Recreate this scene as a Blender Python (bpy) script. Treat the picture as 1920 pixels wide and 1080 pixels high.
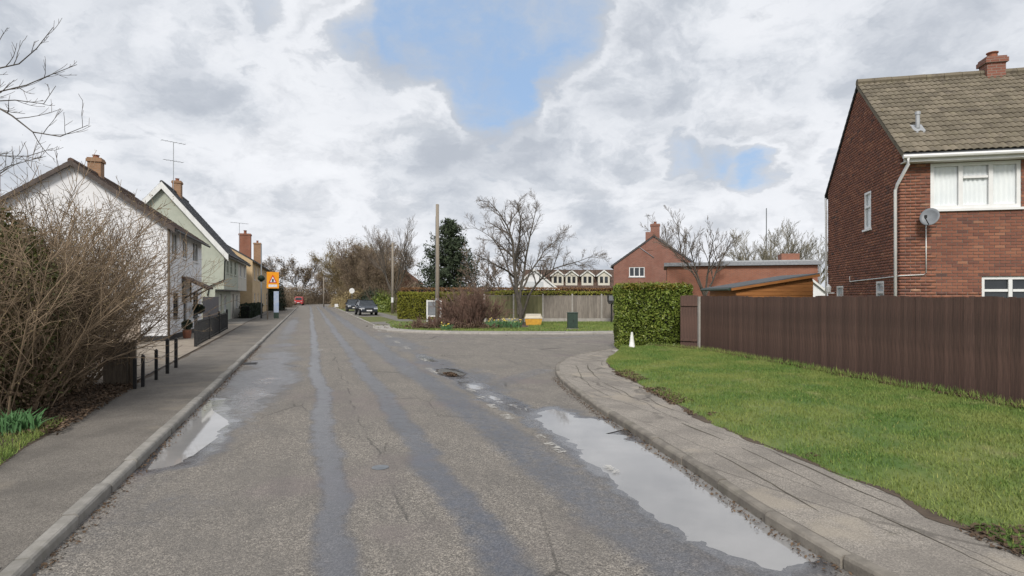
import bpy, bmesh, math, random
import numpy as np
from mathutils import Vector, Matrix
R = math.radians
random.seed(7)
for o in list(bpy.data.objects): bpy.data.objects.remove(o, do_unlink=True)
scene = bpy.context.scene
C = scene.collection

# ------------------------------------------------------------------ camera
F = 1120.0; HZ = 555.0; CAMZ = 2.0
cd = bpy.data.cameras.new('camera'); cam = bpy.data.objects.new('camera', cd); C.objects.link(cam)
cam.location = (0, 0, CAMZ); cam.rotation_euler = (R(90), 0, 0)
cd.sensor_width = 36; cd.lens = 36 * F / 1920; cd.shift_y = (HZ - 540) / 1920
cd.clip_end = 4000; cd.clip_start = 0.05
scene.camera = cam
scene.cycles.max_bounces = 5; scene.cycles.diffuse_bounces = 2; scene.cycles.glossy_bounces = 3; scene.cycles.transmission_bounces = 3; scene.cycles.transparent_max_bounces = 8
vs = scene.view_settings
vs.view_transform = 'Standard'; vs.look = 'None'; vs.exposure = 0.66; vs.gamma = 1; vs.use_curve_mapping = False

# ------------------------------------------------------------------ node helper
class NB:
    def __init__(s, tree): s.t = tree; s.n = tree.nodes; s.l = tree.links
    def new(s, typ, **kw):
        nd = s.n.new(typ)
        for k, v in kw.items(): setattr(nd, k, v)
        return nd
    def put(s, sock, v):
        if hasattr(v, 'is_output') or hasattr(v, 'links'): s.l.new(v, sock)
        elif isinstance(v, (tuple, list)) and len(v) == 3 and sock.type == 'RGBA': sock.default_value = (*v, 1)
        else: sock.default_value = v
    def m(s, op, a, b=0.0, c=0.0, clamp=False):
        nd = s.new('ShaderNodeMath', operation=op, use_clamp=clamp)
        s.put(nd.inputs[0], a); s.put(nd.inputs[1], b); s.put(nd.inputs[2], c); return nd.outputs[0]
    def vm(s, op, a, b=(0, 0, 0)):
        nd = s.new('ShaderNodeVectorMath', operation=op); s.put(nd.inputs[0], a)
        if op == 'SCALE': s.put(nd.inputs['Scale'], b)
        else: s.put(nd.inputs[1], b)
        return nd.outputs['Value'] if op in ('DOT_PRODUCT', 'LENGTH', 'DISTANCE') else nd.outputs['Vector']
    def noise(s, vec, scale, detail=3, rough=.55, dist=0):
        nd = s.new('ShaderNodeTexNoise'); s.put(nd.inputs['Vector'], vec)
        nd.inputs['Scale'].default_value = scale; nd.inputs['Detail'].default_value = detail
        nd.inputs['Roughness'].default_value = rough; nd.inputs['Distortion'].default_value = dist
        return nd.outputs['Fac']
    def vor(s, vec, scale, feature='DISTANCE_TO_EDGE', out='Distance'):
        nd = s.new('ShaderNodeTexVoronoi', feature=feature); s.put(nd.inputs['Vector'], vec)
        nd.inputs['Scale'].default_value = scale; return nd.outputs[out]
    def mix(s, fac, a, b, blend='MIX'):
        nd = s.new('ShaderNodeMix', data_type='RGBA', blend_type=blend)
        s.put(nd.inputs['Factor'], fac); s.put(nd.inputs['A'], a) if False else None
        s.put(nd.inputs[6], a); s.put(nd.inputs[7], b); return nd.outputs[2]
    def ss(s, v, a, b, lo=0.0, hi=1.0):
        nd = s.new('ShaderNodeMapRange', interpolation_type='SMOOTHSTEP'); s.put(nd.inputs['Value'], v)
        nd.inputs['From Min'].default_value = a; nd.inputs['From Max'].default_value = b
        nd.inputs['To Min'].default_value = lo; nd.inputs['To Max'].default_value = hi; return nd.outputs[0]
    def ramp(s, v, stops):
        nd = s.new('ShaderNodeValToRGB'); s.put(nd.inputs[0], v); e = nd.color_ramp.elements
        while len(e) < len(stops): e.new(.5)
        for i, (p, c) in enumerate(stops): e[i].position = p; e[i].color = (*c, 1)
        return nd.outputs[0]
    def attr(s, name): return s.new('ShaderNodeAttribute', attribute_name=name).outputs['Fac']

# ------------------------------------------------------------------ sky and sun
SUN_AZ, SUN_EL = R(188), R(42)        # clockwise from +Y (the view direction): behind the viewer, a little right
world = bpy.data.worlds.new('World'); scene.world = world; world.use_nodes = True
wt = world.node_tree; wt.nodes.clear(); W = NB(wt)
sky = W.new('ShaderNodeTexSky', sky_type='NISHITA'); sky.sun_disc = False
sky.sun_elevation = SUN_EL; sky.sun_rotation = SUN_AZ; sky.altitude = 50; sky.dust_density = 1.2
D = W.vm('NORMALIZE', W.new('ShaderNodeTexCoord').outputs['Generated'])
sep = W.new('ShaderNodeSeparateXYZ'); W.l.new(D, sep.inputs[0])
dz = W.m('MAXIMUM', sep.outputs[2], 0.0)
pl = W.vm('SCALE', D, W.m('DIVIDE', 1.0, W.m('ADD', dz, 0.50)))          # clouds flatten toward the horizon
wv = W.new('ShaderNodeTexNoise'); wv.inputs['Scale'].default_value = 2.6; wv.inputs['Detail'].default_value = 6; wv.inputs['Roughness'].default_value = .62; W.l.new(pl, wv.inputs['Vector'])
warp = W.vm('SCALE', W.vm('SUBTRACT', wv.outputs['Color'], (.5, .5, .5)), .30)
plw = W.vm('ADD', pl, W.vm('SCALE', warp, .9))
big = W.noise(plw, 2.1, 6, .55)
fine = W.noise(W.vm('ADD', plw, (3.1, 7.7, 1.3)), 6.0, 7, .6)
puff = W.vor(plw, 6.5, 'SMOOTH_F1')
Dw = W.vm('ADD', D, W.vm('SCALE', warp, .55))
def pdir(px, py):
    v = Vector(((px - 960) / F, 1, (HZ - py) / F)); v.normalize(); return tuple(v)
gap = None
for px, py, r, k in ((830, 30, .11, .8), (1000, 55, .12, .95), (900, 120, .11, .75), (925, 200, .085, .85), (750, 60, .10, .75), (940, -150, .20, .7),
                  (1270, 266, .045, .42), (1335, 285, .045, .45), (1400, 310, .05, .5), (1445, 326, .045, .5), (640, 60, .05, .35), (490, 0, .06, .4)):
    dd = W.m('DIVIDE', W.vm('DISTANCE', Dw, pdir(px, py)), r)
    b = W.m('MULTIPLY', W.m('MAXIMUM', W.m('SUBTRACT', 1.0, W.m('MULTIPLY', dd, dd)), 0.0), k)
    gap = b if gap is None else W.m('ADD', gap, b)
# elsewhere in the sky more gaps of the same kind, from noise alone
els = W.noise(W.vm('ADD', plw, (9.2, -4.4, 2.0)), 1.1, 4, .5)
els = W.m('MAXIMUM', W.m('MULTIPLY', W.m('SUBTRACT', els, .66), 3.0), 0.0)
gap = W.m('ADD', gap, els)
edge = W.m('ADD', W.m('MINIMUM', gap, .95), W.m('MULTIPLY', W.m('SUBTRACT', fine, .5), 1.5))
edge = W.m('ADD', edge, W.m('MULTIPLY', W.m('SUBTRACT', puff, .35), .35))
clear = W.ss(edge, .22, .90)
veil = W.ss(W.noise(W.vm('ADD', plw, (1.7, 2.2, 5.0)), 3.4, 6, .6), .38, .64)
clear = W.m('MULTIPLY', clear, W.m('SUBTRACT', .97, W.m('MULTIPLY', veil, .72)))
rim = W.m('MULTIPLY', W.ss(edge, -.25, .12), W.ss(edge, .16, .34, 1.0, 0.0))
body = W.m('ADD', W.m('MULTIPLY', big, .62), W.m('MULTIPLY', fine, .28))
body = W.m('ADD', body, W.m('MULTIPLY', W.m('SUBTRACT', .42, puff), .15))
low = W.ss(dz, .0, .40, 1.0, 0.0)
bodyl = W.m('ADD', body, W.m('MULTIPLY', W.m('SUBTRACT', low, .5), .10))
cl = W.ramp(bodyl, [(.32, (.44, .475, .535)), (.42, (.505, .54, .595)), (.50, (.575, .60, .645)), (.58, (.675, .695, .735)), (.68, (.84, .855, .885))])
cl = W.mix(W.m('MULTIPLY', W.m('MULTIPLY', rim, W.ss(body, .30, .52)), .65), cl, (.86, .875, .91))
skyb = W.vm('SCALE', sky.outputs[0], 0.11)
skyb = W.mix(.70, skyb, (.35, .51, .76))
col = W.mix(clear, cl, skyb)
bg = W.new('ShaderNodeBackground'); W.l.new(col, bg.inputs[0]); bg.inputs[1].default_value = 0.72
wo = W.new('ShaderNodeOutputWorld'); W.l.new(bg.outputs[0], wo.inputs[0])
world.cycles.sampling_method = 'MANUAL'; world.cycles.sample_map_resolution = 512

sl = bpy.data.lights.new('sun', 'SUN'); sl.energy = 2.0; sl.angle = R(16); sl.color = (1, .955, .89)
so = bpy.data.objects.new('sun', sl); C.objects.link(so)
sdir = Vector((math.sin(SUN_AZ) * math.cos(SUN_EL), math.cos(SUN_AZ) * math.cos(SUN_EL), math.sin(SUN_EL)))
so.rotation_euler = sdir.to_track_quat('Z', 'Y').to_euler(); so.location = sdir * 60

# ------------------------------------------------------------------ coordinates
RA = math.atan((580 - 960) / F)                       # heading of the road
DX, DY = math.sin(RA), math.cos(RA); NX, NY = DY, -DX
S0, RC = 118.0, 70.0
def P(s, t, z=0.0):                                    # along the road, to its right
    if s <= S0: return (DX * s + NX * t, DY * s + NY * t, z)
    a = (s - S0) / RC; r = RC + t                      # the road turns left far off
    fx = RC - r * math.cos(a); fs = S0 + r * math.sin(a); tt = -(fx)
    return (DX * fs + NX * tt, DY * fs + NY * tt, z)
def st(x, y): return (DX * x + DY * y, NX * x + NY * y)
def G(px, py, z=0.0):                                  # the ground point seen at a pixel, for ground height z
    Y = (CAMZ - z) * F / (py - HZ); return ((px - 960) / F * Y, Y, z)
def at(px, py, Y): return ((px - 960) / F * Y, Y, CAMZ + (HZ - py) / F * Y)
ANG_ROAD = math.atan2(DY, DX)

# ------------------------------------------------------------------ object helpers
def tag(o, label=None, cat=None, group=None, kind=None):
    if label: o['label'] = label
    if cat: o['category'] = cat
    if group: o['group'] = group
    if kind: o['kind'] = kind
    return o
def thing(name, label, cat, loc=(0, 0, 0), rz=0.0, group=None):
    o = bpy.data.objects.new(name, None); C.objects.link(o); o.empty_display_size = .2
    o.location = loc; o.rotation_euler = (0, 0, rz)
    return tag(o, label, cat, group)
def link(name, me, mat, parent=None):
    o = bpy.data.objects.new(name, me); C.objects.link(o)
    if mat is not None and not me.materials: me.materials.append(mat)
    o.parent = parent
    return o
class MB:
    def __init__(s): s.v = []; s.f = []
    def add(s, vs_, fs_):
        b = len(s.v); s.v += [tuple(v) for v in vs_]; s.f += [tuple(b + i for i in f) for f in fs_]; return s
    def box(s, x0, x1, y0, y1, z0, z1, T=None):
        vv = [(x, y, z) for z in (z0, z1) for y in (y0, y1) for x in (x0, x1)]
        if T: vv = [T(*v) for v in vv]
        return s.add(vv, [(0, 2, 3, 1), (4, 5, 7, 6), (0, 1, 5, 4), (2, 6, 7, 3), (0, 4, 6, 2), (1, 3, 7, 5)])
    def poly(s, pts): return s.add(pts, [tuple(range(len(pts)))])
    def prism(s, pts, off):
        n = len(pts); q = [(p[0] + off[0], p[1] + off[1], p[2] + off[2]) for p in pts]
        return s.add(list(pts) + q, [tuple(range(n))[::-1], tuple(range(n, 2 * n))] + [(i, (i + 1) % n, n + (i + 1) % n, n + i) for i in range(n)])
    def tube(s, pts, r, n=8, cap=True):
        pts = [Vector(p) for p in pts]; rs = r if isinstance(r, (list, tuple)) else [r] * len(pts)
        vv = []; ff = []
        for i, p in enumerate(pts):
            t = (pts[min(i + 1, len(pts) - 1)] - pts[max(i - 1, 0)]).normalized()
            a = t.cross(Vector((0, 0, 1))) if abs(t.z) < .9 else t.cross(Vector((1, 0, 0)))
            a.normalize(); b = t.cross(a)
            for k in range(n):
                an = 2 * math.pi * k / n; vv.append(p + (a * math.cos(an) + b * math.sin(an)) * rs[i])
        for i in range(len(pts) - 1):
            for k in range(n): ff.append((i * n + k, i * n + (k + 1) % n, (i + 1) * n + (k + 1) % n, (i + 1) * n + k))
        if cap: ff += [tuple(range(n))[::-1], tuple(range((len(pts) - 1) * n, len(pts) * n))]
        return s.add(vv, ff)
    def lathe(s, prof, n=16, o=(0, 0, 0)):
        vv = []; ff = []
        for r_, z in prof:
            for k in range(n):
                a = 2 * math.pi * k / n; vv.append((o[0] + r_ * math.cos(a), o[1] + r_ * math.sin(a), o[2] + z))
        for i in range(len(prof) - 1):
            for k in range(n): ff.append((i * n + k, i * n + (k + 1) % n, (i + 1) * n + (k + 1) % n, (i + 1) * n + k))
        ff += [tuple(range(n))[::-1], tuple(range((len(prof) - 1) * n, len(prof) * n))]
        return s.add(vv, ff)
    def mesh(s, name, smooth=False, bevel=0, fix=True):
        me = bpy.data.meshes.new(name); me.from_pydata(s.v, [], s.f); me.update()
        if fix or bevel:
            bm = bmesh.new(); bm.from_mesh(me)
            if bevel: bmesh.ops.bevel(bm, geom=bm.edges[:], offset=bevel, segments=2, affect='EDGES', profile=.6)
            bmesh.ops.recalc_face_normals(bm, faces=bm.faces[:]); bm.to_mesh(me); bm.free()
        if smooth: me.polygons.foreach_set('use_smooth', [True] * len(me.polygons))
        return me
    def build(s, name, mat, parent=None, smooth=False, bevel=0, fix=True):
        return link(name, s.mesh(name, smooth, bevel, fix), mat, parent)
def np_mesh(name, V, Fc, attrs=None, smooth=False):
    me = bpy.data.meshes.new(name); V = np.asarray(V, dtype=np.float32); Fc = np.asarray(Fc, dtype=np.int32)
    me.vertices.add(len(V)); me.vertices.foreach_set('co', V.ravel())
    k = Fc.shape[1]; me.loops.add(Fc.size); me.loops.foreach_set('vertex_index', Fc.ravel())
    me.polygons.add(len(Fc)); me.polygons.foreach_set('loop_start', np.arange(0, Fc.size, k, dtype=np.int32))
    if smooth: me.polygons.foreach_set('use_smooth', np.ones(len(Fc), dtype=bool))
    me.update(calc_edges=True)
    for an, av in (attrs or {}).items():
        a = me.attributes.new(an, 'FLOAT', 'POINT'); a.data.foreach_set('value', np.asarray(av, dtype=np.float32))
    return me
def setrnd(me, val):
    a = me.attributes.new('rnd', 'FLOAT', 'POINT'); a.data.foreach_set('value', np.full(len(me.vertices), val, dtype=np.float32)); return me

# ------------------------------------------------------------------ materials
def newmat(name):
    m = bpy.data.materials.new(name); m.use_nodes = True; t = m.node_tree; t.nodes.clear(); n = NB(t)
    p = n.new('ShaderNodeBsdfPrincipled'); o = n.new('ShaderNodeOutputMaterial'); t.links.new(p.outputs[0], o.inputs[0])
    return m, n, p
def bump(n, p, h, strength=.3, dist=.01):
    b = n.new('ShaderNodeBump'); b.inputs['Strength'].default_value = strength; b.inputs['Distance'].default_value = dist
    n.put(b.inputs['Height'], h); n.l.new(b.outputs[0], p.inputs['Normal'])
def mk(name, c1, c2=None, rough=.7, scale=6, detail=4, bumps=None, rnd=0.0, spec=.4, metal=0.0, stretch=None, objrnd=0.0, weather=0.0):
    m, n, p = newmat(name); c2 = c2 or tuple(x * .8 for x in c1)
    tc = n.new('ShaderNodeTexCoord').outputs['Object']
    if stretch: tc = n.vm('MULTIPLY', tc, stretch)
    f = n.ss(n.noise(tc, scale, detail, .6), .32, .68)
    col = n.mix(f, c1, c2)
    if rnd:
        a = n.attr('rnd'); col = n.mix(1.0, col, n.ramp(a, [(0, (1 - rnd,) * 3), (1, (1 + rnd * .0 + .0,) * 3)]), 'MULTIPLY')
    if objrnd:
        a = n.new('ShaderNodeObjectInfo').outputs['Random']
        col = n.mix(1.0, col, n.ramp(a, [(0, (1 - objrnd,) * 3), (1, (1, 1, 1))]), 'MULTIPLY')
    if weather:
        w = n.noise(n.vm('MULTIPLY', n.new('ShaderNodeTexCoord').outputs['Object'], (2.2, 2.2, .35)), 1.6, 5, .65)
        col = n.mix(n.m('MULTIPLY', n.ss(w, .5, .75), weather), col, (.16, .15, .11))
    n.put(p.inputs['Base Color'], col); p.inputs['Roughness'].default_value = rough
    p.inputs['Specular IOR Level'].default_value = spec; p.inputs['Metallic'].default_value = metal
    if bumps: bump(n, p, n.noise(tc, bumps[0], 4), bumps[1], bumps[2] if len(bumps) > 2 else .01)
    return m
M = {}
M['white_paint'] = mk('white_paint', (.74, .74, .72), (.66, .66, .64), .45, 3, weather=.25)
M['white_pvc'] = mk('white_pvc', (.78, .78, .77), (.72, .72, .71), .3, 3)
M['white_render'] = mk('white_render', (.78, .78, .79), (.70, .70, .71), .85, 2, 5, (40, .25), weather=.22)
M['cream_render'] = mk('cream_render', (.60, .57, .50), (.54, .51, .44), .85, 2, 5, (40, .2), weather=.2)
M['beige_render'] = mk('beige_render', (.52, .43, .35), (.45, .37, .30), .85, 2, 5, (40, .2), weather=.3)
M['sage'] = mk('sage', (.43, .45, .375), (.385, .41, .34), .75, 2, 4, (30, .15), weather=.15)
M['black_plinth'] = mk('black_plinth', (.02, .02, .022), (.035, .035, .035), .6, 8)
M['black_metal'] = mk('black_metal', (.015, .015, .016), (.03, .03, .03), .45, 8)
M['grey_metal'] = mk('grey_metal', (.20, .21, .22), (.15, .16, .17), .5, 8, metal=.3)
M['pale_metal'] = mk('pale_metal', (.42, .43, .44), (.34, .35, .36), .45, 8, metal=.3)
M['dish_grey'] = mk('dish_grey', (.22, .235, .25), (.19, .2, .215), .5, 6)
M['galv'] = mk('galv', (.35, .36, .37), (.28, .29, .3), .5, 12, metal=.5)
M['dark_gap'] = mk('dark_gap', (.012, .012, .012), None, .9)
M['tile_brown'] = mk('tile_brown', (.105, .072, .058), (.155, .098, .072), .85, 5, 5, (30, .4), rnd=.45)
M['tile_red'] = mk('tile_red', (.30, .11, .06), (.22, .09, .06), .85, 5, 5, (30, .4), rnd=.4)
M['slate'] = mk('slate', (.095, .095, .10), (.065, .066, .072), .7, 5, 5, (30, .3), rnd=.4)
M['felt'] = mk('felt', (.10, .105, .11), (.07, .075, .08), .85, 6, 4, (60, .3))
M['concrete'] = mk('concrete', (.33, .31, .28), (.25, .235, .21), .9, 7, 6, (50, .4), objrnd=.25, weather=.4)
M['pale_concrete'] = mk('pale_concrete', (.42, .39, .36), (.33, .31, .28), .9, 5, 6, (50, .4), objrnd=.15, weather=.3)
M['kerb_dark'] = mk('kerb_dark', (.29, .26, .22), (.19, .17, .145), .9, 5, 6, (50, .5), objrnd=.25, weather=.5)
M['barge_brown'] = mk('barge_brown', (.105, .085, .075), (.07, .056, .05), .8, 5)
M['timber_post'] = mk('timber_post', (.17, .135, .10), (.10, .08, .062), .9, 5, 5, (30, .4), stretch=(6, 6, .6))
M['pole_wood'] = mk('pole_wood', (.31, .265, .21), (.21, .18, .145), .9, 5, 5, (30, .4), stretch=(6, 6, .4))
M['panel_grey'] = mk('panel_grey', (.30, .265, .23), (.20, .175, .15), .9, 4, 5, (30, .3), stretch=(5, 5, .5), objrnd=.3)
M['panel_green'] = mk('panel_green', (.19, .18, .095), (.13, .125, .06), .9, 4, 5, (30, .3), stretch=(5, 5, .5), objrnd=.3)
M['orange_timber'] = mk('orange_timber', (.33, .135, .035), (.25, .095, .025), .6, 3, 4, (30, .2), stretch=(.6, .6, 6))
M['grey_cladding'] = mk('grey_cladding', (.16, .15, .155), (.12, .115, .12), .8, 4)
M['brown_fence'] = mk('brown_fence', (.165, .094, .073), (.105, .062, .05), .8, 4, 5, (25, .5), rnd=.30, stretch=(8, 8, .5), weather=.12)
M['glass_dark'] = mk('glass_dark', (.02, .024, .028), (.035, .04, .045), .06, 2, spec=.7)
M['curtain'] = mk('curtain', (.90, .90, .90), (.84, .85, .86), .9, 2)
M['blind'] = mk('blind', (.58, .60, .62), (.50, .52, .54), .8, 2)
M['lead'] = mk('lead', (.30, .31, .33), (.22, .23, .25), .6, 8, metal=.2)
M['clay'] = mk('clay', (.30, .12, .07), (.2, .09, .06), .85, 8)
M['yellow_plastic'] = mk('yellow_plastic', (.72, .40, .06), (.58, .30, .05), .5, 5, weather=.2)
M['cream_plastic'] = mk('cream_plastic', (.55, .49, .38), (.45, .40, .30), .5, 5, weather=.2)
M['cabinet_green'] = mk('cabinet_green', (.035, .06, .045), (.025, .045, .035), .5, 6, weather=.15)
M['orange_sign'] = mk('orange_sign', (.85, .34, .01), (.75, .28, .01), .45, 3)
M['red_paint'] = mk('red_paint', (.55, .02, .02), (.48, .02, .02), .4, 3)
M['blue_panel'] = mk('blue_panel', (.30, .38, .55), (.42, .47, .56), .4, 2, stretch=(1, 1, 3))
M['plate_white'] = mk('plate_white', (.75, .75, .75), None, .4)
M['plate_yellow'] = mk('plate_yellow', (.72, .55, .05), None, .4)
M['board_grey'] = mk('board_grey', (.22, .23, .24), (.16, .17, .18), .35, 4)
M['tyre'] = mk('tyre', (.012, .012, .012), None, .85)
M['rim'] = mk('rim', (.45, .45, .46), None, .35, metal=.7)
M['car_black'] = mk('car_black', (.022, .028, .038), (.026, .032, .042), .18, 2, spec=.7)
M['car_plastic'] = mk('car_plastic', (.02, .02, .02), None, .6)
M['lamp_glass'] = mk('lamp_glass', (.55, .57, .6), (.35, .37, .4), .12, 12, spec=.8)
M['tail_red'] = mk('tail_red', (.35, .01, .01), None, .2)
M['van_red'] = mk('van_red', (.50, .05, .05), (.46, .045, .045), .3, 2)
M['cone_white'] = mk('cone_white', (.75, .75, .72), (.6, .6, .56), .5, 6)
M['bark'] = mk('bark', (.115, .10, .083), (.07, .062, .052), .95, 8, 5, (25, .5))
M['twig_grey'] = mk('twig_grey', (.20, .165, .135), (.14, .115, .095), .95, 1.5, 3)
M['twig_pale'] = mk('twig_pale', (.26, .235, .175), (.18, .165, .125), .95, 1.5, 3)
M['twig_olive'] = mk('twig_olive', (.22, .175, .10), (.155, .12, .075), .95, .6, 3)
M['twig_brown'] = mk('twig_brown', (.21, .155, .11), (.14, .10, .075), .95, 1.2, 3)
M['twig_bush'] = mk('twig_bush', (.40, .295, .195), (.24, .175, .115), .95, 1.6, 3, rnd=.62)
M['twig_red'] = mk('twig_red', (.20, .12, .09), (.13, .085, .065), .95, 1.6, 3)
M['twig_dark'] = mk('twig_dark', (.055, .045, .042), (.04, .034, .034), .95, 1.2, 3)
def leafmat(name, ca, cb, cc, rough=.5, trans=.15):
    m, n, p = newmat(name); a = n.attr('rnd'); tc = n.new('ShaderNodeTexCoord').outputs['Object']
    col = n.ramp(a, [(0, ca), (.55, cb), (1, cc)])
    f = n.noise(tc, .9, 3); col = n.mix(n.ss(f, .35, .7), col, tuple(x * .72 for x in cb))
    n.put(p.inputs['Base Color'], col); p.inputs['Roughness'].default_value = rough; p.inputs['Specular IOR Level'].default_value = .35
    tr = n.new('ShaderNodeBsdfTranslucent'); n.put(tr.inputs[0], col); mx = n.new('ShaderNodeMixShader'); mx.inputs[0].default_value = trans
    o = [x for x in n.n if x.type == 'OUTPUT_MATERIAL'][0]
    n.l.new(p.outputs[0], mx.inputs[1]); n.l.new(tr.outputs[0], mx.inputs[2]); n.l.new(mx.outputs[0], o.inputs[0]); return m
M['laurel'] = leafmat('laurel', (.10, .155, .028), (.19, .25, .045), (.38, .40, .10), .4)
M['laurel_top'] = leafmat('laurel_top', (.12, .14, .02), (.22, .20, .035), (.34, .27, .07), .45)
M['hedge_yellow'] = leafmat('hedge_yellow', (.14, .16, .022), (.26, .26, .035), (.36, .33, .06), .6)
M['hedge_dark'] = leafmat('hedge_dark', (.012, .022, .012), (.022, .036, .017), (.04, .055, .025), .6)
M['ivy'] = leafmat('ivy', (.06, .075, .02), (.12, .13, .038), (.22, .20, .075), .5)
M['conifer'] = leafmat('conifer', (.03, .046, .024), (.05, .07, .036), (.08, .10, .05), .8, .05)
M['litter'] = leafmat('litter', (.075, .05, .032), (.125, .082, .052), (.20, .14, .09), .9, .05)
M['dry'] = leafmat('dry', (.17, .115, .07), (.26, .185, .115), (.38, .28, .185), .9, .2)
M['beech'] = leafmat('beech', (.17, .085, .04), (.26, .14, .065), (.34, .2, .09), .8)
M['bud_olive'] = leafmat('bud_olive', (.24, .185, .10), (.34, .265, .14), (.46, .37, .19), .9, .3)
M['bud_brown'] = leafmat('bud_brown', (.20, .155, .11), (.29, .225, .155), (.40, .31, .21), .9, .3)
M['daff_leaf'] = leafmat('daff_leaf', (.06, .14, .05), (.09, .20, .075), (.13, .26, .09), .5)
M['daff'] = mk('daff', (.85, .60, .04), (.8, .7, .3), .6)
M['flower'] = mk('flower', (.75, .72, .5), (.7, .6, .1), .6)
def grassmat(name, k=1.0):
    m, n, p = newmat(name); a = n.attr('rnd'); pos = n.new('ShaderNodeNewGeometry').outputs['Position']
    col = n.ramp(a, [(0, (.035 * k, .062 * k, .010 * k)), (.5, (.068 * k, .12 * k, .026 * k)), (.85, (.12 * k, .16 * k, .038 * k)), (1, (.21 * k, .19 * k, .06 * k))])
    big_ = n.ss(n.noise(pos, .8, 4, .6), .35, .68); col = n.mix(n.m('MULTIPLY', big_, .7), col, (.155 * k, .17 * k, .05 * k))
    mid = n.ss(n.noise(pos, 3.4, 4, .65), .56, .74); col = n.mix(n.m('MULTIPLY', mid, .6), col, (.045 * k, .09 * k, .014 * k))
    dry_ = n.ss(n.noise(n.vm('ADD', pos, (7, 3, 0)), 1.7, 5, .7), .56, .72); col = n.mix(n.m('MULTIPLY', dry_, .5), col, (.19 * k, .175 * k, .085 * k))
    n.put(p.inputs['Base Color'], col); p.inputs['Roughness'].default_value = .6; p.inputs['Specular IOR Level'].default_value = .25
    bump(n, p, n.noise(pos, 22, 5, .7), .7, .03)
    return m
M['grass'] = grassmat('grass', 1.25); M['grass_blade'] = grassmat('grass_blade', 1.7)
M['grass_far'] = mk('grass_far', (.10, .125, .03), (.14, .13, .05), .9, 1.2, 6, (20, .5, .03))
M['soil'] = mk('soil', (.105, .078, .055), (.07, .052, .038), .95, 5, 6, (30, .8, .02))
M['yard'] = mk('yard', (.34, .29, .23), (.24, .20, .16), .95, 2.5, 6, (60, .5, .01))
M['driveway'] = mk('driveway', (.20, .185, .165), (.15, .14, .125), .95, 2.5, 6, (60, .5, .01))
M['worn_paint'] = None

def water_mat():
    m, n, p = newmat('muddy_water'); pos = n.new('ShaderNodeNewGeometry').outputs['Position']
    n.put(p.inputs['Base Color'], n.mix(n.ss(n.noise(pos, 1.1, 4), .35, .7), (.25, .245, .24), (.30, .292, .285)))
    p.inputs['Roughness'].default_value = .035; p.inputs['IOR'].default_value = 1.45
    p.inputs['Specular IOR Level'].default_value = .8
    bump(n, p, n.noise(pos, 5, 2), .02, .01); return m
M['water'] = water_mat()

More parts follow.
